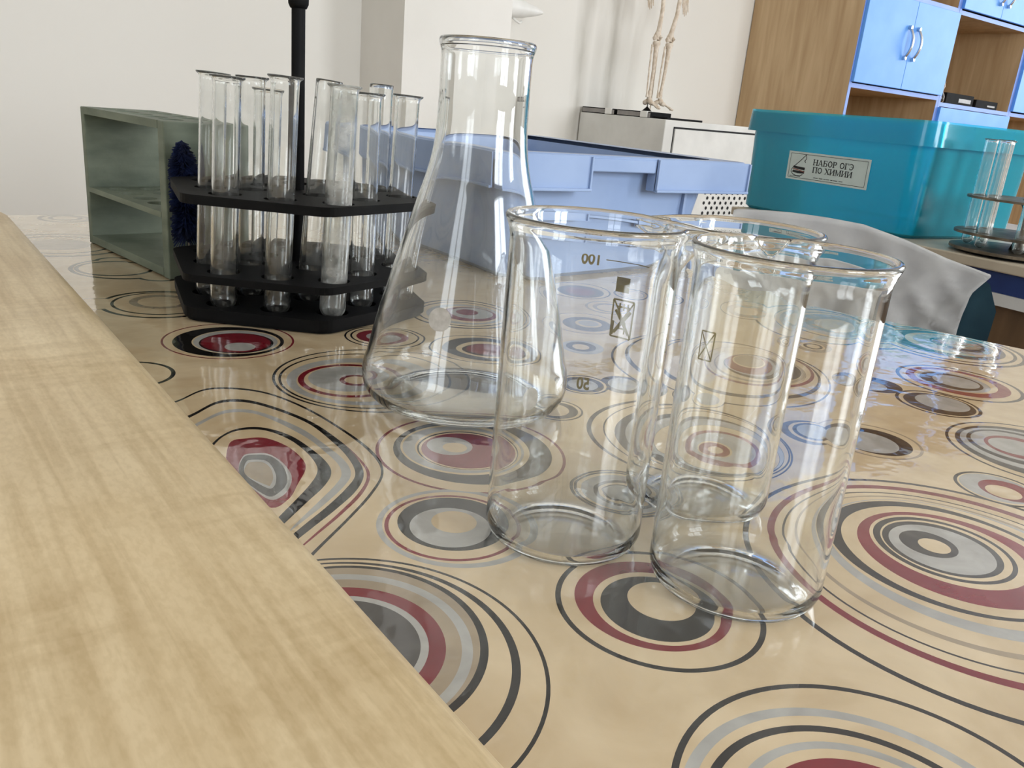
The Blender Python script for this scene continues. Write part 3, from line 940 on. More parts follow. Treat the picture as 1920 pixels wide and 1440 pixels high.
obj('frosted_patch', cone_patch(radians(-142), 0.0490, 0.0052, 0.0416, radians(16)), M['frost'], fl, smooth=True)
obj('frosted_patch', cone_patch(radians(-91), 0.0165, 0.0052, 0.0500, radians(4)), M['frost'], fl, smooth=True)

# test tubes
tube_mesh = {}


def tube_bm(length, flange=True, r=0.0080, t=0.0010):
    bm = bmesh.new()
    prof = [(0.0, 0.0)]
    for k in range(1, 8):
        a = -pi / 2 + k * pi / 2 / 7
        prof.append((r * cos(a), r + r * sin(a)))
    prof += [(r, r * 1.15), (r, r * 1.5), (r, length * 0.5), (r, length - 0.0045), (r, length - 0.003)]
    if flange:
        prof += [(r + 0.0004, length - 0.0018), (r + 0.0017, length - 0.0008), (r + 0.0021, length - 0.0002), (r + 0.0018, length + 0.0004), (r + 0.0008, length + 0.0003)]
    else:
        prof += [(r, length - 0.0005), (r - 0.0003, length)]
    prof += [(r - t + 0.0001, length - 0.0008), (r - t, length - 0.003), (r - t, length - 0.0045), (r - t, length * 0.5), (r - t, r * 1.5), (r - t, r * 1.15)]
    for k in range(7, 0, -1):
        a = -pi / 2 + k * pi / 2 / 7
        prof.append(((r - t) * cos(a), r + (r - t) * sin(a)))
    prof.append((0.0, t))
    lathe(bm, prof, 40)
    return bm


def test_tube(base, top, label, group, flange=True, m='tube_glass'):
    b, tp = Vector(base), Vector(top)
    L = (tp - b).length
    o = obj('test_tube', tube_bm(L, flange), M[m], smooth=True)
    o.location = b
    o.rotation_mode = 'QUATERNION'
    o.rotation_quaternion = (tp - b).to_track_quat('Z', 'Y')
    return tag(o, label, 'test tube', group)


G1 = 'test tubes in the black hexagonal rack'
TUBES = [
    ((.1650, .5391, .0045), (.1699, .5334, .1433), True, 'test tube furthest left in the black rack'),
    ((.1637, .5066, .0045), (.1676, .5016, .1418), True, 'front left test tube of the black rack, second from the left'),
    ((.1892, .5295, .0045), (.1915, .5278, .1429), True, 'test tube behind the front left pair in the black rack'),
    ((.1892, .4845, .0045), (.1930, .4795, .1446), True, 'test tube in front of the black pole'),
    ((.2069, .5560, .0045), (.2096, .5500, .1365), True, 'shorter test tube left of the black pole'),
    ((.2195, .5072, .0045), (.2291, .4997, .1451), False, 'rimless leaning test tube just right of the black pole'),
    ((.2182, .4672, .0045), (.2222, .4638, .1426), True, 'front right test tube with chalky residue near its foot'),
    ((.2458, .4831, .0045), (.2469, .4822, .1395), True, 'lower test tube behind the front right tube of the black rack'),
    ((.2799, .5333, .0045), (.2816, .5319, .1460), False, 'rimless test tube standing tallest at the right of the black rack'),
    ((.2805, .5030, .0045), (.2840, .5000, .1403), True, 'test tube furthest right in the black rack'),
]
M['tube_chalky'] = glass('chalky_test_tube_glass', (0.97, 0.98, 0.975), 0.16, dustscale=70)
for b, tp, fg, lab in TUBES:
    test_tube(b, tp, lab, G1, fg, 'tube_chalky' if 'chalky' in lab else 'tube_glass')

# hexagonal rack
RC = Vector((0.2225, 0.5320))
RA = 0.0755
rk = empty('test_tube_rack', (RC.x, RC.y, 0.0003), label='black plastic hexagonal test tube rack with a central pole', cat='test tube rack')
a0 = atan2(-0.75, -0.66)


def hexo(ap, off=0.0):
    R = ap / cos(radians(30))
    return rounded([(R * cos(a0 + radians(30 + 60 * k)), R * sin(a0 + radians(30 + 60 * k))) for k in range(6)], 0.013, 5)


def holes_at(z, rad):
    H = []
    for b, tp, fg, lab in TUBES:
        k = (z - b[2]) / (tp[2] - b[2])
        H.append((b[0] + (tp[0] - b[0]) * k - RC.x, b[1] + (tp[1] - b[1]) * k - RC.y))
    extra = []
    for ring, cnt, ph in ((0.062, 12, 0.0), (0.036, 6, radians(20))):
        for k in range(cnt):
            a = a0 + ph + 2 * pi * k / cnt
            extra.append((ring * cos(a), ring * sin(a)))
    for e in extra:
        if all(hypot(e[0] - q[0], e[1] - q[1]) > 2 * rad + 0.0015 for q in H) and hypot(*e) < 0.066:
            H.append(e)
    return [circ(x, y, rad, 24) for x, y in H if hypot(x, y) > rad + 0.006]


for nm, z0, z1, rad in (('base_plate', 0.0022, 0.0085, 0.0100), ('lower_shelf', 0.0240, 0.0285, 0.0098), ('upper_shelf', 0.0700, 0.0755, 0.0098)):
    bm = bmesh.new()
    poly_plate(bm, hexo(RA), holes_at((z0 + z1) / 2, rad), z0, z1)
    obj(nm, bm, M['black'], rk)
bm = bmesh.new()
poly_plate(bm, hexo(RA - 0.002), [], 0.0, 0.0022)
obj('foot_plate', bm, M['black'], rk)
bm = bmesh.new()
tube(bm, [(0, 0, 0.0022), (0, 0, 0.190)], 0.0042, 20)
pole = obj('pole', bm, M['black'], rk, smooth=True, angle=40)
bm = bmesh.new()
lathe(bm, [(0, 0.1845), (0.0050, 0.1850), (0.0062, 0.1875), (0.0064, 0.192), (0.0060, 0.199), (0.0040, 0.203), (0, 0.2035)], 24)
kb = obj('knob', bm, M['black'], pole, smooth=True)
for k in range(6):
    a = a0 + radians(60 * k + 14)
    x, y = 0.050 * cos(a), 0.050 * sin(a)
    if all(hypot(x + RC.x - b[0], y + RC.y - b[1]) > 0.013 for b, *_ in TUBES):
        obj('spacer_post', bx(x - .003, x + .003, y - .003, y + .003, 0.0085, 0.0240), M['black'], rk)

# green wooden rack
ax = Vector((0.022, -0.155)).normalized()
px = Vector((-ax.y, ax.x))
gr = empty('wooden_tube_rack', (0.139, 0.772, 0.0003), atan2(ax.y, ax.x), 'empty grey-green painted wooden test tube rack', 'test tube rack')
LG, DG, HG = 0.158, 0.060, 0.1095
obj('end_board', bx(0, 0.007, 0, DG, 0, HG, 0.0008), M['green'], gr)
obj('end_board', bx(LG - 0.010, LG, 0, DG, 0, HG, 0.0008), M['green'], gr)
obj('bottom_board', bx(0.007, LG - 0.010, 0, DG, 0.001, 0.007), M['green'], gr)
for nm, z0, z1 in (('top_board', HG - 0.0055, HG), ('middle_shelf', 0.0430, 0.0470)):
    bm = bmesh.new()
    hs = [circ(0.026 + 0.0265 * i, y, 0.0088, 20) for i in range(5) for y in (0.017, 0.043)]
    poly_plate(bm, [(0.007, 0), (LG - 0.010, 0), (LG - 0.010, DG), (0.007, DG)], hs, z0, z1)
    obj(nm, bm, M['green'], gr)

# navy brush between the two racks
br = empty('bottle_brush', (0.1705, 0.6045, 0.0), label='navy bristled bottle brush leaning on the green rack', cat='brush')
bm = bmesh.new()
tube(bm, [(0.004, 0, 0.0006), (0.001, 0.001, 0.05), (0, 0.002, 0.096)], 0.0009, 8)
obj('wire_stem', bm, M['steel'], br)
bm = bmesh.new()
for k in range(2600):
    z = random.uniform(0.036, 0.098)
    a = random.uniform(0, 2 * pi)
    top = (z - 0.036) / 0.062
    L = (0.0098 if top < 0.7 else 0.0098 * (1 - ((top - 0.7) / 0.3) ** 2 * 0.6)) * random.uniform(0.8, 1.08)
    dz = -random.uniform(0.001, 0.012 if top < 0.2 else 0.005)
    p = Vector((0.001 * (1 - top), 0.001, z))
    q = p + Vector((L * cos(a), L * sin(a), dz))
    s = Vector((-sin(a), cos(a), 0)) * 0.00055
    bm.faces.new([bm.verts.new(v) for v in (p - s, p + s, q + s * 0.6, q - s * 0.6)])
    s = Vector((0, 0, 0.0006))
    bm.faces.new([bm.verts.new(v) for v in (p - s, p + s, q + s * 0.6, q - s * 0.6)])
lathe(bm, [(0, 0.036), (0.0035, 0.037), (0.0042, 0.07), (0.003, 0.092), (0, 0.0975)], 12)
o = obj('bristles', bm, M['navy_bristle'], br)

# ---------------------------------------------------------------- blue plastic tub
TX0, TX1, TY0, TY1, TZ = 0.392, 0.690, 0.537, 0.872, 0.1067
tb = empty('plastic_tub', (0.53, 0.70, 0.0003), label='steel-blue open plastic tub with broad lipped handles behind the flask', cat='storage tub')


def rrect(x0, x1, y0, y1, r, seg=5):
    return rounded([(x0, y0), (x1, y0), (x1, y1), (x0, y1)], r, seg)


def shell(bm, loops, closed_bottom=True):
    rs = [[bm.verts.new((x, y, z)) for x, y in L] for L, z in loops]
    n = len(rs[0])
    for A, B in zip(rs[:-1], rs[1:]):
        for k in range(n):
            bm.faces.new((A[k], A[(k + 1) % n], B[(k + 1) % n], B[k]))
    if closed_bottom:
        bm.faces.new(rs[0][::-1])
        bm.faces.new(rs[-1])
    return rs


bm = bmesh.new()
t = 0.003
shell(bm, [(rrect(.425, .630, .562, .850, .018), 0.0), (rrect(.420, .635, .557, .855, .020), 0.004), (rrect(.408, .660, .551, .866, .022), 0.1025),
           (rrect(.408 + t, .660 - t, .551 + t, .866 - t, .019), 0.1025), (rrect(.420 + t, .635 - t, .557 + t, .855 - t, .017), 0.006), (rrect(.425 + t, .630 - t, .562 + t, .850 - t, .015), 0.0035)])
part('body', bm, M['tub'], tb, smooth=True, angle=35)
bm = bmesh.new()
shell(bm, [(rrect(.4082, .6598, .5512, .8658, .022), 0.1000), (rrect(TX0, TX1, TY0, TY1, .012), 0.1000), (rrect(TX0, TX1, TY0, TY1, .012), 0.1055), (rrect(TX0 + .001, TX1 - .001, TY0 + .001, TY1 - .001, .012), TZ),
           (rrect(.4082, .6598, .5512, .8658, .022), TZ)], False)
part('rim', bm, M['tub'], tb, smooth=True, angle=35)


def lip(x0, x1, zb):
    bm = bmesh.new()
    # hanging skirt with a small outturned foot and returns at both ends
    box(bm, x0, x1, TY0 - 0.0020, TY0, zb, 0.1060, 0.0006)
    box(bm, x0, x1, TY0 - 0.0050, TY0 - 0.0019, zb - 0.0004, zb + 0.0022, 0.0007)
    for x in (x0, x1 - 0.002):
        box(bm, x, x + 0.002, TY0 - 0.0042, TY0 + 0.010, zb + 0.0002, 0.1056, 0.0006)
    return bm


part('handle_lip', lip(0.396, 0.482, 0.0775), M['tub'], tb)
part('handle_lip', lip(0.560, 0.688, 0.0775), M['tub'], tb)
part('rim_bar', bx(0.4825, 0.5595, TY0 - 0.001, TY0 + 0.004, 0.0935, 0.1045, 0.001), M['tub'], tb)
bm = bmesh.new()
box(bm, TX0 - 0.0020, TX0, TY0 + 0.008, TY1 - 0.01, 0.0780, 0.1055, 0.0006)
box(bm, TX0 - 0.0046, TX0 - 0.0019, TY0 + 0.008, TY1 - 0.01, 0.0776, 0.0800, 0.0006)
part('side_lip', bm, M['tub'], tb)
part('corner_rib', bx(0.6160, 0.6195, 0.5490, 0.5560, 0.004, 0.0990, 0.0006), M['tub'], tb)

# ---------------------------------------------------------------- chair and coat
A0 = Vector((0.864, 0.680))
TD = Vector((0.5381, -0.8429))
ND = Vector((-0.8429, -0.5381))   # towards the desk


def chp(s, n_, z):
    p = A0 + TD * s + ND * n_
    return Vector((p.x, p.y, z))


ch = empty('school_chair', (0.93, 0.52, FLOOR), label='petrol-blue plastic chair with a white coat over its back', cat='chair')
TOP = [(0.006, 0.018), (0.020, 0.034), (0.062, 0.0400), (0.106, 0.0385), (0.150, 0.0355), (0.200, 0.0235), (0.249, 0.0085), (0.285, -0.0010), (0.297, -0.008), (0.305, -0.018), (0.311, -0.039), (0.3105, -0.075)]


def topz(s):
    if s <= TOP[0][0]:
        return TOP[0][1]
    for (a, za), (b, zb) in zip(TOP[:-1], TOP[1:]):
        if s <= b:
            return za + (zb - za) * (s - a) / (b - a) if b > a else zb
    return TOP[-1][1]


outl = [(0.012, -0.26), (0.004, -0.10), (0.003, -0.02)] + TOP + [(0.305, -0.26)]


def bow(s):
    return -0.030 * (1 - ((s - 0.155) / 0.160) ** 2)


bm = bmesh.new()
rows = []
NS, NZ = 24, 16
for j in range(NZ + 1):
    row = []
    for i in range(NS + 1):
        u = i / NS
        v = j / NZ
        zt = -0.02 + (0.0)
        # boundaries at this height
        s_ = 0.006 + 0.305 * u
        zt = topz(s_)
        z = -0.26 + (zt + 0.26) * v
        nar = 1 - 0.06 * (1 - v) ** 2
        s2 = 0.158 + (s_ - 0.158) * nar
        row.append(bm.verts.new(chp(s2, bow(s_) - 0.02 * (1 - v), z)))
    rows.append(row)
for j in range(NZ):
    for i in range(NS):
        bm.faces.new((rows[j][i], rows[j][i + 1], rows[j + 1][i + 1], rows[j + 1][i]))
r = bmesh.ops.solidify(bm, geom=bm.faces[:], thickness=0.006)
part('backrest', bm, M['chair'], ch, smooth=True, angle=50)
bm = bmesh.new()
sp = [chp(s, n_, z) for s, n_, z in [(0.0, 0.36, -.30), (0.312, 0.36, -.30), (0.29, -0.03, -.31), (0.02, -0.03, -.31)]]
v1 = [bm.verts.new(p) for p in sp]
f = bm.faces.new(v1)
ex = bmesh.ops.extrude_face_region(bm, geom=[f])
for v in ex['geom']:
    if isinstance(v, bmesh.types.BMVert):
        v.co.z -= 0.012
bmesh.ops.bevel(bm, geom=bm.edges[:], offset=0.005, segments=2, affect='EDGES')
part('seat', bm, M['chair'], ch, smooth=True, angle=40)
for s, n_ in ((0.03, 0.33), (0.30, 0.33), (0.02, -0.05), (0.31, -0.05)):
    bm = bmesh.new()
    s1 = 0.16 + (s - 0.16) * 0.8
    tube(bm, [chp(s, n_ * 1.05, FLOOR), chp(s1, n_ * 0.9, -0.315)], 0.010, 12)
    part('leg', bm, M['steel'], ch, smooth=True, angle=40)
for s in (0.05, 0.275):
    bm = bmesh.new()
    tube(bm, [chp(s, -0.02, -0.318), chp(s, -0.05, -0.27), chp(s, -0.056, -0.16)], 0.008, 12)
    part('back_tube', bm, M['steel'], ch, smooth=True, angle=40)

# coat: front fall, over the top, back fall
co = []
bm = bmesh.new()
NU, NV = 72, 60
RB_ = [(0.0, 0.296), (0.027, 0.280), (0.045, 0.277), (0.070, 0.275), (0.12, 0.270), (0.30, 0.255)]


def rb(drop):
    for (a, va), (b, vb) in zip(RB_[:-1], RB_[1:]):
        if drop <= b:
            return va + (vb - va) * (drop - a) / (b - a)
    return RB_[-1][1]


def coat_top(s):
    pts = [(-0.004, 0.0405), (0.0, 0.0418), (0.03, 0.0432), (0.062, 0.0437), (0.106, 0.0422), (0.150, 0.0390), (0.200, 0.0272), (0.249, 0.0122), (0.296, 0.0018), (0.32, -0.003)]
    for (a, va), (b, vb) in zip(pts[:-1], pts[1:]):
        if s <= b:
            return va + (vb - va) * (s - a) / (b - a)
    return pts[-1][1]


def nz3(x, y, z):
    from mathutils import noise
    return noise.noise(Vector((x, y, z)))


rows = []
for j in range(NV + 1):
    v = j / NV
    row = []
    for i in range(NU + 1):
        u = i / NU
        if v < 0.62:                 # front fall, bottom to top
            drop = 0.27 * (1 - v / 0.62) ** 1.1
            side = 1
        elif v > 0.68:
            drop = 0.20 * (v - 0.68) / 0.32
            side = -1
        else:
            drop, side = 0.0, 1 - 2 * (v - 0.62) / 0.06
        s = -0.004 + (rb(drop if side > 0 else drop * .4) + 0.004) * u
        off = 0.0090 * side
        fall = min(1, drop / 0.06)
        fold = 0.014 * nz3(s * 16 + drop * 3, drop * 5, 1.3) * fall + 0.006 * nz3(s * 38 - drop * 10, drop * 16, 4.0) * fall
        # oblique drag folds near the camera-side corner
        w_ = max(0, (s - 0.15) / 0.16)
        fold += 0.013 * sin((s * 0.85 + drop * 0.55) * 95 + 2.5 * nz3(s * 9, drop * 9, 7)) * w_ * fall
        crease = 1.0 - abs(2 * ((s * 1.3 + drop * 1.0) * 14 % 1.0) - 1)
        fold += 0.012 * (crease ** 2) * w_ * fall
        cr2 = 1.0 - abs(2 * ((s * 0.9 - drop * 1.1 + 0.02 * nz3(s * 12, drop * 12, 2)) * 17 % 1.0) - 1)
        fold += 0.008 * (cr2 ** 3) * min(1, w_ * 1.5) * fall
        z = coat_top(s) - drop - (0.0012 * (side * side) if drop == 0 else 0.0012)
        row.append(bm.verts.new(chp(s, bow(s) + off + max(fold, -0.007) * side + 0.03 * drop * side, z)))
    rows.append(row)
for j in range(NV):
    for i in range(NU):
        bm.faces.new((rows[j][i], rows[j][i + 1], rows[j + 1][i + 1], rows[j + 1][i]))
bmesh.ops.solidify(bm, geom=bm.faces[:], thickness=0.0012)
coat = obj('lab_coat', bm, M['coat'], smooth=True)
tag(coat, 'white crumpled lab coat draped over the back of the blue chair', 'coat')

# ---------------------------------------------------------------- second desk with its turquoise box
E2 = Vector((0.1366, 0.9906))
N2 = Vector((0.9906, -0.1366))
T1 = Vector((1.2092, 0.6440))
ang2 = atan2(E2.y, E2.x)          # local +x runs along E2; local -y is N2
D0 = T1 - N2 * 0.005


def d2(name, loc2, z, **k):
    return empty(name, (loc2.x, loc2.y, z), ang2, **k)


dk = d2('laboratory_desk', D0, FLOOR, label='desk with a beige top and navy apron beyond the chair', cat='desk')
zt = -FLOOR
# local axes: x along E2, y = -N2 (towards the camera)
obj('desktop', bx(-0.75, 0.360, -0.62, 0.0, zt - 0.014, zt, 0.002), M['desk2_top'], dk)
obj('apron', bx(-0.74, 0.350, -0.60, -0.010, zt - 0.042, zt - 0.0142), M['navy'], dk)
obj('rail', bx(-0.74, 0.350, -0.60, -0.006, zt - 0.058, zt - 0.0422), M['white_lam'], dk)
obj('cupboard', bx(-0.73, 0.340, -0.59, -0.03, 0.0, zt - 0.0582), M['brown_lam'], dk)

TB = T1 + N2 * 0.008
tl = d2('storage_box', TB, 0.0003, label='translucent turquoise storage box with a white chemistry label', cat='storage box')
LT, WT, HT = 0.385, 0.30, 0.1712


def rr2(x0, x1, y0, y1, r):
    return rounded([(x0, y0), (x1, y0), (x1, y1), (x0, y1)], r, 6)


t = 0.0022
bm = bmesh.new()
i0, i1 = 0.015, 0.009
shell(bm, [(rr2(i0 + .006, LT - i0 - .006, -WT + i0 + .006, -i0 - .006, .022), 0.0), (rr2(i0, LT - i0, -WT + i0, -i0, .026), 0.005), (rr2(i1, LT - i1, -WT + i1, -i1, .032), HT - 0.003),
           (rr2(i1 + t, LT - i1 - t, -WT + i1 + t, -i1 - t, .030), HT - 0.003), (rr2(i0 + t, LT - i0 - t, -WT + i0 + t, -i0 - t, .024), 0.006), (rr2(i0 + .006 + t, LT - i0 - .006 - t, -WT + i0 + .006 + t, -i0 - .006 - t, .02), 0.003)])
obj('body', bm, M['teal'], tl, smooth=True, angle=40)
bm = bmesh.new()
shell(bm, [(rr2(i1 - .0002, LT - i1 + .0002, -WT + i1 - .0002, -i1 + .0002, .032), HT), (rr2(0.001, LT - .001, -WT + .001, -.001, .036), HT), (rr2(-0.001, LT + .001, -WT - .001, 0.001, .037), HT - 0.036),
           (rr2(0.001, LT - .001, -WT + .001, -.001, .036), HT - 0.036), (rr2(0.003, LT - .003, -WT + .003, -.003, .034), HT - 0.003), (rr2(i1 - .0002, LT - i1 + .0002, -WT + i1 - .0002, -i1 + .0002, .032), HT - 0.002)], False)
rim = obj('rim', bm, M['teal'], tl, smooth=True, angle=40)
for y in (-0.10, -0.20):
    obj('rim_rib', bx(0.0005, 0.009, y, y + 0.002, HT - 0.035, HT - 0.003), M['teal'], tl)

# label on the long face (reads towards the camera): face x runs right-to-left
lx0, lx1, lz0, lz1 = 0.098, 0.267, 0.0620, 0.1080
tilt = (i0 - i1) / HT
yf = -0.0140


def face_pt(u, v, d):
    """u to the reader's right, v up, from the label's centre; d = lift off the plastic"""
    x = (lx0 + lx1) / 2 - u
    z = (lz0 + lz1) / 2 + v
    return Vector((x, -i1 - (HT - z) * tilt + 0.0008 + d, z))


lbm = bmesh.new()
W2, H2 = (lx1 - lx0) / 2, (lz1 - lz0) / 2
for v in box(lbm, -W2, W2, -H2, H2, 0, 0.0004):
    pass
for v in lbm.verts:
    v.co = face_pt(v.co.x, v.co.y, v.co.z)
label = obj('paper_label', lbm, M['label'], tl)


def on_label(name, bm, m, u=0, v=0, sx=1.0, lift=0.0006):
    for q in bm.verts:
        q.co = face_pt(u + q.co.x * sx, v + q.co.y, lift)
    return obj(name, bm, m, label)


def ring_pts(cx, cy_, rx, ry, a0_, a1_, n=14):
    return [(cx + rx * cos(radians(a0_ + (a1_ - a0_) * k / n)), cy_ + ry * sin(radians(a0_ + (a1_ - a0_) * k / n))) for k in range(n + 1)]


TK, TN = 0.088, 0.042      # half widths of thick and thin strokes (unit cap height)


def serif(x, y):
    return ([(x - 0.17, y), (x + 0.17, y)], 0.032)


GLYPHS = {
    'Н': (0.98, [([(.19, 0), (.19, 1)], TK), ([(.79, 0), (.79, 1)], TK), ([(.19, .5), (.79, .5)], TN), serif(.19, .03), serif(.19, .97), serif(.79, .03), serif(.79, .97)]),
    'А': (0.95, [([(.12, .02), (.46, 1)], TN), ([(.44, 1), (.80, .02)], TK), ([(.23, .32), (.68, .32)], TN), serif(.12, .03), serif(.82, .03)]),
    'Б': (0.86, [([(.19, 0), (.19, 1)], TK), ([(.05, .965), (.74, .965)], TN), ([(.73, .97), (.73, .76)], .03), ([(.19, .56), (.50, .56), (.62, .52)], TN), (ring_pts(.50, .30, .22, .24, 70, -80), TK * .85), ([(.05, .035), (.52, .035)], TN)]),
    'О': (0.92, [(ring_pts(.46, .5, .33, .45, 0, 360, 28), TK * .82)]),
    'Р': (0.82, [([(.19, 0), (.19, 1)], TK), ([(.05, .965), (.48, .965)], TN), (ring_pts(.46, .72, .22, .23, 85, -85), TK * .85), ([(.19, .48), (.48, .48)], TN), serif(.19, .03)]),
    'Г': (0.80, [([(.19, 0), (.19, 1)], TK), ([(.05, .965), (.72, .965)], TN), ([(.71, .97), (.71, .72)], .035), serif(.19, .03)]),
    'Э': (0.88, [(ring_pts(.36, .5, .36, .455, 125, -125, 22), TK * .8), ([(.30, .5), (.70, .5)], TN), ([(.12, .92), (.10, .72)], .032), ([(.12, .08), (.10, .28)], .032)]),
    'П': (0.98, [([(.19, 0), (.19, 1)], TK), ([(.79, 0), (.79, 1)], TK), ([(.05, .96), (.93, .96)], TN), serif(.19, .03), serif(.79, .03)]),
    'Х': (0.95, [([(.14, .98), (.82, .02)], TK), ([(.80, .98), (.14, .02)], TN), serif(.15, .97), serif(.80, .97), serif(.15, .03), serif(.81, .03)]),
    'И': (1.00, [([(.19, 0), (.19, 1)], TK), ([(.81, 0), (.81, 1)], TK), ([(.19, .08), (.81, .92)], TN), serif(.19, .03), serif(.19, .97), serif(.81, .03), serif(.81, .97)]),
    'М': (1.16, [([(.16, 0), (.16, 1)], TN), ([(.98, 0), (.98, 1)], TK), ([(.17, .98), (.54, .10)], TK * .9), ([(.54, .10), (.96, .98)], TN), serif(.16, .03), serif(.16, .97), serif(.98, .03), serif(.98, .97)]),
    ' ': (0.45, [])}


def word(s_, cap, width):
    """heavy serif capitals, centred on the origin, width metres long"""
    tot = sum(GLYPHS[c][0] for c in s_)
    kx = width / tot
    bm = bmesh.new()
    x = 0.0
    for c in s_:
        wd_, sts = GLYPHS[c]
        for pts, hw in sts:
            for a, b in zip(pts[:-1], pts[1:]):
                A, B = Vector(a), Vector(b)
                dd = (B - A).normalized() * 0.02
                A, B = A - dd, B + dd
                q = Vector((-dd.y, dd.x)).normalized() * hw
                bm.faces.new([bm.verts.new(((x + v.x) * kx - width / 2, (v.y - 0.5) * cap, 0)) for v in (A - q, B - q, B + q, A + q)])
        x += wd_
    return bm


on_label('printed_words', word('НАБОР ОГЭ', 0.0092, 0.084), M['ink'], 0.0125, 0.0085)
on_label('printed_words', word('ПО ХИМИИ', 0.0092, 0.082), M['ink'], 0.0125, -0.0035)
bm = bmesh.new()
fw_, fh_ = W2 - 0.005, H2 - 0.0035
strokes(bm, [((-fw_, -fh_), (fw_, -fh_)), ((fw_, -fh_), (fw_, fh_)), ((fw_, fh_), (-fw_, fh_)), ((-fw_, fh_), (-fw_, -fh_))], 0.00035)
on_label('printed_border', bm, M['ink'])
# drop emblem
bm = bmesh.new()
cx_, cyy = -0.0600, -0.0015
drop = [(0.012, 0.020)]
segs = []
P = [(0.014, 0.0205), (0.004, 0.0110), (-0.008, 0.0010), (-0.014, -0.0050), (-0.0145, -0.0090), (-0.010, -0.0130), (-0.002, -0.0150), (0.006, -0.0145), (0.012, -0.0120)]
segs += list(zip(P[:-1], P[1:]))
P = [(0.014, 0.0205), (0.0155, 0.0140), (0.0120, 0.0100), (0.0150, 0.0080)]
segs += list(zip(P[:-1], P[1:]))
strokes(bm, [((a[0] + cx_, a[1] + cyy), (b[0] + cx_, b[1] + cyy)) for a, b in segs], 0.0006)
for y0, y1, hh in ((-0.0005, 0.0010, 0.0017), (-0.0075, -0.0045, 0.0017)):
    vv = [(-0.012, y0 - hh), (0.000, y0 - hh * 1.4 - .001), (0.0150, y1 - hh - .004), (0.0150, y1 + hh - .003), (0.002, y0 + hh - .001), (-0.010, y0 + hh)]
    bm.faces.new([bm.verts.new((x + cx_, y + cyy, 0)) for x, y in vv])
on_label('drop_emblem', bm, M['ink'])
bm = bmesh.new()
vv = [(-0.012, -0.0045), (0.002, -0.0062), (0.0150, -0.0085), (0.0150, -0.0068), (0.002, -0.0045), (-0.010, -0.0030)]
bm.faces.new([bm.verts.new((x + cx_, y + cyy, 0)) for x, y in vv])
on_label('drop_emblem', bm, M['ink_red'])
# lines of fine print too small to read
bm = bmesh.new()
xx = -0.024
for wd_ in (0.012, 0.010, 0.004, 0.010, 0.006, 0.011, 0.010):
    strokes(bm, [((xx, -0.0160), (xx + wd_ * .8, -0.0160))], 0.0005)
    xx += wd_
on_label('fine_print', bm, M['ink'])
bm = bmesh.new()
xx = -0.076
for wd_ in (0.006, 0.009, 0.011):
    strokes(bm, [((xx, -0.0172), (xx + wd_ * .8, -0.0172))], 0.0004)
    xx += wd_
on_label('fine_print', bm, M['ink'])

# ---------------------------------------------------------------- tarnished round rack on the second desk
RK = Vector((1.278, 0.512))
rg = empty('round_tube_rack', (RK.x, RK.y, 0.0003), radians(12), 'tarnished round metal test tube rack at the right edge', 'test tube rack')
far_t = []
for k in range(8):
    a = radians(360 / 8 * k + 10)
    far_t.append((0.066 * cos(a), 0.066 * sin(a)))
for nm, z0, z1, R_ in (('base_plate', 0.0040, 0.0080, 0.088), ('lower_shelf', 0.0255, 0.0290, 0.086), ('upper_shelf', 0.0740, 0.0770, 0.080)):
    bm = bmesh.new()
    hs = [circ(x, y, 0.0095, 18) for x, y in far_t] if nm != 'base_plate' else []
    poly_plate(bm, circ(0, 0, R_, 48), hs, z0, z1)
    obj(nm, bm, M['rack_metal'], rg)
bm = bmesh.new()
poly_plate(bm, circ(0, 0, 0.075, 40), [], 0.0, 0.004)
obj('foot', bm, M['black'], rg)
bm = bmesh.new()
lathe(bm, [(0, 0.008), (0.012, 0.0082), (0.0085, 0.02), (0.007, 0.04), (0.0085, 0.066), (0.013, 0.073), (0.011, 0.0775), (0.004, 0.081), (0.0025, 0.088), (0.0035, 0.092), (0, 0.094)], 24)
obj('column', bm, M['rack_metal'], rg, smooth=True)
labs = ['leftmost test tube of the tarnished round rack at the right edge', None]
# order them by where they stand: left edge of rack first
wt = []
for x, y in far_t:
    a = radians(12)
    wt.append((RK.x + x * cos(a) - y * sin(a), RK.y + x * sin(a) + y * cos(a)))
wt.sort(key=lambda q: atan2(q[0], q[1]))
names = ['leftmost test tube of the tarnished round rack at the right edge', 'second test tube from the left in the tarnished round rack', 'third test tube from the left in the tarnished round rack',
         'fourth test tube from the left in the tarnished round rack', 'test tube just right of the tarnished rack column']
for k, (x, y) in enumerate(wt[:5]):
    test_tube((x, y, 0.0090), (x, y, 0.1530), names[k], 'test tubes in the tarnished round rack', True)

# ---------------------------------------------------------------- white appliance by the wall
ap = empty('white_metal_cabinet', (2.56, 2.48, FLOOR), label='white metal cabinet with a recessed front panel, below the skeleton', cat='cabinet')
AX0, AX1, AY0, AY1, AZ = 2.325, 2.885, 2.215, 2.690, 0.1400
part('body', bx(AX0, AX1, AY0, AY1, FLOOR, AZ, 0.003), M['appl_grey'], ap)
bm = bmesh.new()
box(bm, AX0 + 0.052, AX1 - 0.02, AY0 - 0.0050, AY0 - 0.0002, -0.095, AZ - 0.030, 0.001)
dp = part('front_panel', bm, M['appl_grey'], ap)
bm = bmesh.new()
box(bm, AX0 + 0.046, AX1 - 0.015, AY0 - 0.0012, AY0 - 0.0001, AZ - 0.0290, AZ - 0.0225)
box(bm, AX0 + 0.0460, AX0 + 0.0500, AY0 - 0.0012, AY0 - 0.0001, -0.095, AZ - 0.0225)
part('panel_gap', bm, M['hole'], ap)
bm = bmesh.new()
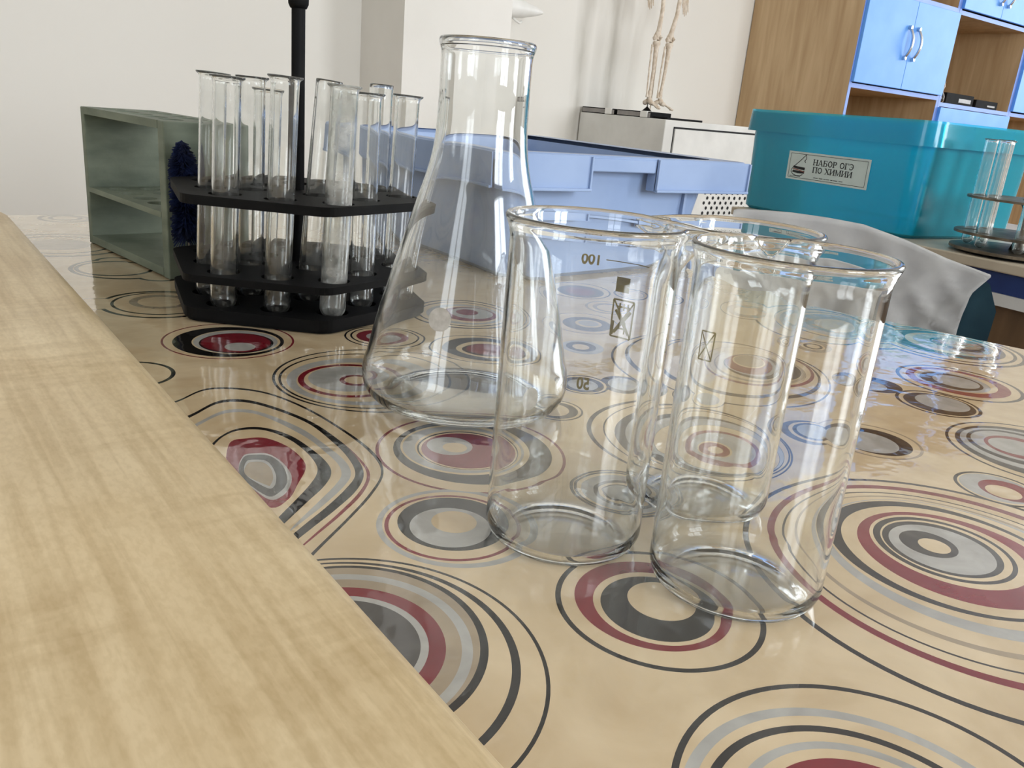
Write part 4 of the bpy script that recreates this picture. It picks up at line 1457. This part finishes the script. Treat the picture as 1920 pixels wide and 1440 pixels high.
for i in range(8):
    for j in range(10):
        x = 2.600 + 0.033 * i + (0.0165 if j % 2 else 0)
        z = -0.118 - 0.0195 * j
        P = circ(x, z, 0.0068, 12)
        bm.faces.new([bm.verts.new((px_, AY0 - 0.0006, pz_)) for px_, pz_ in P])
part('vent_holes', bm, M['hole'], ap)


def flat_case(y0, y1, x0, x1, z, label, clipy):
    c = empty('flat_case', ((x0 + x1) / 2, (y0 + y1) / 2, z), label=label, cat='case', group='flat black cases on the white cabinet')
    part('body', bx(x0, x1, y0, y1, z, z + 0.0220, 0.002), M['matte_black'], c)
    part('side_panel', bx(x0 - 0.002, x0 - 0.0001, y0 + 0.050, y1 - 0.005, z + 0.003, z + 0.0185), M['case_grey'], c)
    part('white_clip', bx(x0 - 0.006, x0 + 0.03, y0 + 0.012, y0 + 0.048, z + 0.001, z + 0.0235, 0.002), M['white_plastic'], c)
    part('grey_corner', bx(x0 - 0.002, x0 - 0.0001, y0 - 0.0, y0 + 0.010, z + 0.002, z + 0.018), M['case_grey'], c)
    return c


flat_case(2.495, 2.685, 2.328, 2.52, AZ + 0.0003, 'flat black case with white clip nearest the wall, on the white cabinet', 0)
flat_case(2.300, 2.480, 2.328, 2.44, AZ + 0.0003, 'flat black case with white clip at the front of the white cabinet', 0)
o = obj('black_folder', bx(2.338, 2.53, 2.222, 2.292, AZ + 0.0003, AZ + 0.0075, 0.001), M['black'])
tag(o, 'thin black folder at the front corner of the white cabinet', 'folder')

# ---------------------------------------------------------------- skeleton model
sk = empty('skeleton_model', (2.49, 2.442, AZ), label='small bone-coloured skeleton model standing on the white cabinet', cat='skeleton')
SY = 2.442


def limb(name, pts, rad, par=None, n=12, sub=0):
    bm = bmesh.new()
    tube(bm, pts, rad, n)
    o = obj(name, bm, M['bone'], sk if par is None else par, smooth=True, angle=60)
    o.matrix_parent_inverse = Matrix.Translation(-sk.location)
    return o


def bone_join(name, parts):
    bm = bmesh.new()
    for pts, rad in parts:
        tube(bm, pts, [q * 1.35 for q in rad], 10)
    o = obj(name, bm, M['bone'], sk, smooth=True, angle=60)
    o.matrix_parent_inverse = Matrix.Translation(-sk.location)
    return o


for side, hx, kx, axx, tdir in ((-1, 2.458, 2.455, 2.452, Vector((0.25, -0.95, 0))), (1, 2.556, 2.524, 2.512, Vector((0.75, -0.65, 0)))):
    hz = 0.66
    # femur with flared condyles
    bone_join('femur', [
        ([(hx, SY, hz), (hx + (kx - hx) * .25, SY - .004, .60), (hx + (kx - hx) * .6, SY - .008, .52), (kx, SY - .004, .455), (kx, SY, .438), (kx, SY, .424)], [.0075, .0060, .0056, .0068, .0105, .0090]),
        ([(kx - .010, SY, .440), (kx - .011, SY, .430), (kx - .009, SY, .421)], [.004, .0075, .005]),
        ([(kx + .010, SY, .440), (kx + .011, SY, .430), (kx + .009, SY, .421)], [.004, .0075, .005]),
        ([(hx, SY, hz), (hx + .018 * -side, SY, hz + .014)], [.006, .010])])
    bone_join('patella', [([(kx + .004, SY - .013, .440), (kx + .004, SY - .016, .433), (kx + .004, SY - .013, .426)], [.002, .0055, .002])])
    bone_join('tibia', [
        ([(kx, SY, .418), (kx, SY - .001, .410), (kx - .001, SY - .003, .396), ((kx + axx) / 2, SY - .004, .32), (axx + .002, SY - .001, .245), (axx, SY, .226), (axx, SY, .219)], [.0105, .0115, .0070, .0048, .0042, .0068, .0062])])
    bone_join('fibula', [
        ([(kx - .016, SY + .004, .405), (kx - .0165, SY + .004, .396), ((kx + axx) / 2 - .0155, SY + .004, .32), (axx - .012, SY + .002, .240), (axx - .011, SY, .216)], [.0036, .0030, .0022, .0024, .0042])])
    # foot: ankle block, heel, metatarsals and toes fanning out
    fx = Vector((axx, SY, 0))
    lat = Vector((-tdir.y, tdir.x, 0))
    prts = [([fx + Vector((0, 0, .217)), fx + Vector((0, 0, .205)) + tdir * .004, fx + Vector((0, 0, .196)) + tdir * .012], [.0055, .0085, .0070]),
            ([fx + Vector((0, 0, .205)) - tdir * .004, fx + Vector((0, 0, .194)) - tdir * .016, fx + Vector((0, 0, .190)) - tdir * .019], [.0060, .0075, .0045]),
            ([fx + Vector((0, 0, .198)) + tdir * .010 - lat * .006, fx + Vector((0, 0, .193)) + tdir * .022 - lat * .006], [.0065, .0055]),
            ([fx + Vector((0, 0, .198)) + tdir * .010 + lat * .006, fx + Vector((0, 0, .193)) + tdir * .022 + lat * .006], [.0065, .0055])]
    for k in range(5):
        q = (k - 2) * 0.0052
        s0 = fx + Vector((0, 0, .194)) + tdir * .022 + lat * q * .8
        s1 = fx + Vector((0, 0, .183)) + tdir * .044 + lat * q * 1.25
        s2 = fx + Vector((0, 0, .176)) + tdir * (.058 - .003 * abs(k - 1)) + lat * q * 1.4
        prts.append(([s0, (s0 + s1) / 2, s1, s1 + (s2 - s1) * .5, s2], [.0030, .0020, .0031, .0018, .0024]))
    bone_join('foot', prts)
# hands hanging beside the thighs
for cx_, dx in ((2.392, -1), (2.582, 1)):
    prts = [([(cx_ - dx * .004, SY, .640), (cx_, SY, .600)], [.008, .0085])]
    for k in range(5):
        q = (k - 2) * .0062
        L_ = (.050, .072, .078, .073, .062)[k]
        p0 = Vector((cx_ + q * .6, SY, .600))
        p1 = Vector((cx_ + q * 1.1, SY, .575))
        p2 = Vector((cx_ + q * 1.3 + .002, SY, .600 - L_ * .75))
        p3 = Vector((cx_ + q * 1.3 + .003, SY - .002, .600 - L_))
        prts.append(([p0, (p0 + p1) / 2, p1, (p1 + p2) / 2, p2, p3], [.0026, .0018, .0026, .0016, .0021, .0012]))
    bone_join('hand', prts)
bone_join('pelvis', [([(2.455, SY + .005, .70), (2.475, SY - .015, .675), (2.506, SY - .020, .668), (2.537, SY - .015, .675), (2.560, SY + .005, .70)], [.012, .009, .008, .009, .012]),
                     ([(2.455, SY + .005, .70), (2.440, SY + .01, .735), (2.470, SY + .03, .745)], [.012, .010, .008]),
                     ([(2.560, SY + .005, .70), (2.572, SY + .01, .735), (2.542, SY + .03, .745)], [.012, .010, .008]),
                     ([(2.506, SY + .035, .68), (2.506, SY + .035, .76), (2.506, SY + .030, .86)], [.008, .016, .010])])
bm = bmesh.new()
lathe(bm, [(0, 0), (0.022, 0.0), (0.022, 0.0235), (0.017, 0.0270), (0.006, 0.038), (0.0020, 0.042), (0.0018, 0.055), (0, 0.0552)], 24, cx=2.478, cy=2.470)
for v in bm.verts:
    v.co.z += AZ + 0.0003
o = obj('stand', bm, M['black'], sk, smooth=True, angle=35)
o.matrix_parent_inverse = Matrix.Translation(-sk.location)
bm = bmesh.new()
tube(bm, [(2.506, 2.480, AZ + .0225), (2.506, 2.480, .86)], 0.0022, 8)
o = obj('support_rod', bm, M['bone'], sk)
o.matrix_parent_inverse = Matrix.Translation(-sk.location)

# white cone fixture on the side of the pier
fx_ = empty('cone_wall_fixture', (1.7465, 2.56, 0.462), label='white cone-shaped fixture sticking out beside the wall pier', cat='wall fixture')
bm = bmesh.new()
lathe(bm, [(0, 0), (0.030, 0.0), (0.034, 0.012), (0.030, 0.05), (0.0335, 0.055), (0.0335, 0.105), (0.031, 0.112), (0.029, 0.150), (0.0255, 0.160), (0.016, 0.205), (0.006, 0.238), (0.0, 0.242)], 28)
for v in bm.verts:
    v.co = Vector((v.co.z, v.co.x, v.co.y))
obj('cone', bm, M['white_plastic'], fx_, smooth=True, angle=35)
bm = bmesh.new()
tube(bm, [(0.108, 0, -.030), (0.125, 0, -.040), (0.140, 0, -.045), (0.150, 0, -.040)], 0.0045, 10)
obj('drip_spout', bm, M['white_plastic'], fx_, smooth=True)

# ---------------------------------------------------------------- wall cabinets (oak sides, blue doors)
CY0, CY1 = 2.140, 2.695
BT = 0.018


def door_with_handle(par, x0, x1, z0, z1, hx=None):
    dd = part('door', bx(x0, x1, CY0 - 0.016, CY0 - 0.0005, z0, z1, 0.0015), M['door_blue'], par)
    if hx is not None:
        hz = 0.541 if z0 > 0.3 and z1 < 0.8 else z0 + 0.12
        bm = bmesh.new()
        pts = []
        for k in range(13):
            q = k / 12
            pts.append((hx + 0.004 * sin(pi * q), CY0 - 0.018 - 0.026 * sin(pi * q) ** 0.7, hz - 0.062 + 0.124 * q))
        tube(bm, pts, 0.0058, 12)
        for q in (-0.062, 0.062):
            tube(bm, [(hx, CY0 - 0.0162, hz + q), (hx, CY0 - 0.030, hz + q * .98)], 0.0082, 12)
        h = obj('handle', bm, M['chrome'], dd, smooth=True, angle=40)
    return dd


def carcass(name, x0, x1, zs, label, openings):
    cb = empty(name, ((x0 + x1) / 2, (CY0 + CY1) / 2, FLOOR), label=label, cat='cabinet', group=None)
    for x in (x0, x1 - BT):
        part('side_panel', bx(x, x + BT, CY0 + 0.001, CY1, FLOOR, 1.62), M['oak'], cb)
        part('edging', bx(x, x + BT, CY0 - 0.0005, CY0 + 0.0009, FLOOR, 1.62), M['edge_blue'], cb)
    part('back_panel', bx(x0 + BT, x1 - BT, CY1 - 0.006, CY1, FLOOR, 1.62), M['oak'], cb)
    for z in zs:
        part('shelf', bx(x0 + BT, x1 - BT, CY0 + 0.001, CY1 - 0.0062, z - BT, z), M['oak'], cb)
        part('edging', bx(x0 + BT, x1 - BT, CY0 - 0.0005, CY0 + 0.0009, z - BT, z), M['edge_blue'], cb)
    return cb


c1 = carcass('tall_cabinet', 3.300, 4.046, (FLOOR + .08, 0.352, 0.730, 1.10, 1.62), 'tall oak-sided cabinet with two sky-blue doors with curved handles', 0)
door_with_handle(c1, 3.306, 3.6735, 0.3560, 0.7090, 3.636)
door_with_handle(c1, 3.6755, 4.040, 0.3560, 0.7090, 3.706)
door_with_handle(c1, 3.306, 3.6735, 1.106, 1.60, 3.636)
door_with_handle(c1, 3.6755, 4.040, 1.106, 1.60, 3.706)
c2 = carcass('tall_cabinet', 4.048, 4.776, (FLOOR + .08, 0.328, 0.726, 1.10, 1.62), 'middle tall cabinet with an open oak cell holding black boxes', 0)
door_with_handle(c2, 4.054, 4.411, 0.732, 1.080, 4.37)
door_with_handle(c2, 4.413, 4.770, 0.732, 1.080, 4.45)
door_with_handle(c2, 4.054, 4.770, -0.05, 0.3060)
c3 = carcass('tall_cabinet', 4.778, 5.50, (FLOOR + .08, 0.328, 0.726, 1.10, 1.62), 'rightmost tall cabinet with a blue door, cut by the frame edge', 0)
door_with_handle(c3, 4.784, 5.138, 0.334, 0.704)
door_with_handle(c3, 5.140, 5.494, 0.334, 0.704)
for i, (x0, x1, y0, zz, hh, lab) in enumerate(((4.150, 4.420, 2.16, 0.3283, 0.050, 'black box on the left in the open oak cell'), (4.470, 4.700, 2.17, 0.3283, 0.040, 'black box on the right in the open oak cell'))):
    c = empty('instrument_box', ((x0 + x1) / 2, y0 + .08, zz), label=lab, cat='box', group='black boxes in the open cabinet cell')
    part('body', bx(x0, x1, y0, y0 + 0.17, zz, zz + hh, 0.003), M['matte_black'], c)
    part('window', bx(x0 + .12, x1 - .03, y0 - .002, y0 - 0.0001, zz + .012, zz + hh - .020), M['case_grey'], c)


def bottle(x, y, z, s, label):
    bm = bmesh.new()
    lathe(bm, [(0, 0), (.018 * s, 0), (.022 * s, .006 * s), (.022 * s, .03 * s), (.012 * s, .05 * s), (.010 * s, .06 * s), (.016 * s, .075 * s), (.012 * s, .088 * s), (.014 * s, .098 * s), (.0, .100 * s)], 24)
    o = obj('glass_bottle', bm, M['tube_glass'], smooth=True)
    o.location = (x, y, z)
    return tag(o, label, 'bottle', 'small glass bottles on the cabinet shelves')


bottle(4.098, 2.165, 0.3283, 0.95, 'small clear glass bottle left of the black boxes')
c1s = part('shelf', bx(3.318, 4.028, CY0 + 0.001, CY1 - 0.0062, 0.10 - BT, 0.10), M['oak'], c1)
bottle(3.93, 2.165, 0.1003, 1.2, 'small clear glass bottle in the cell under the blue doors')

bpy.context.view_layer.update()
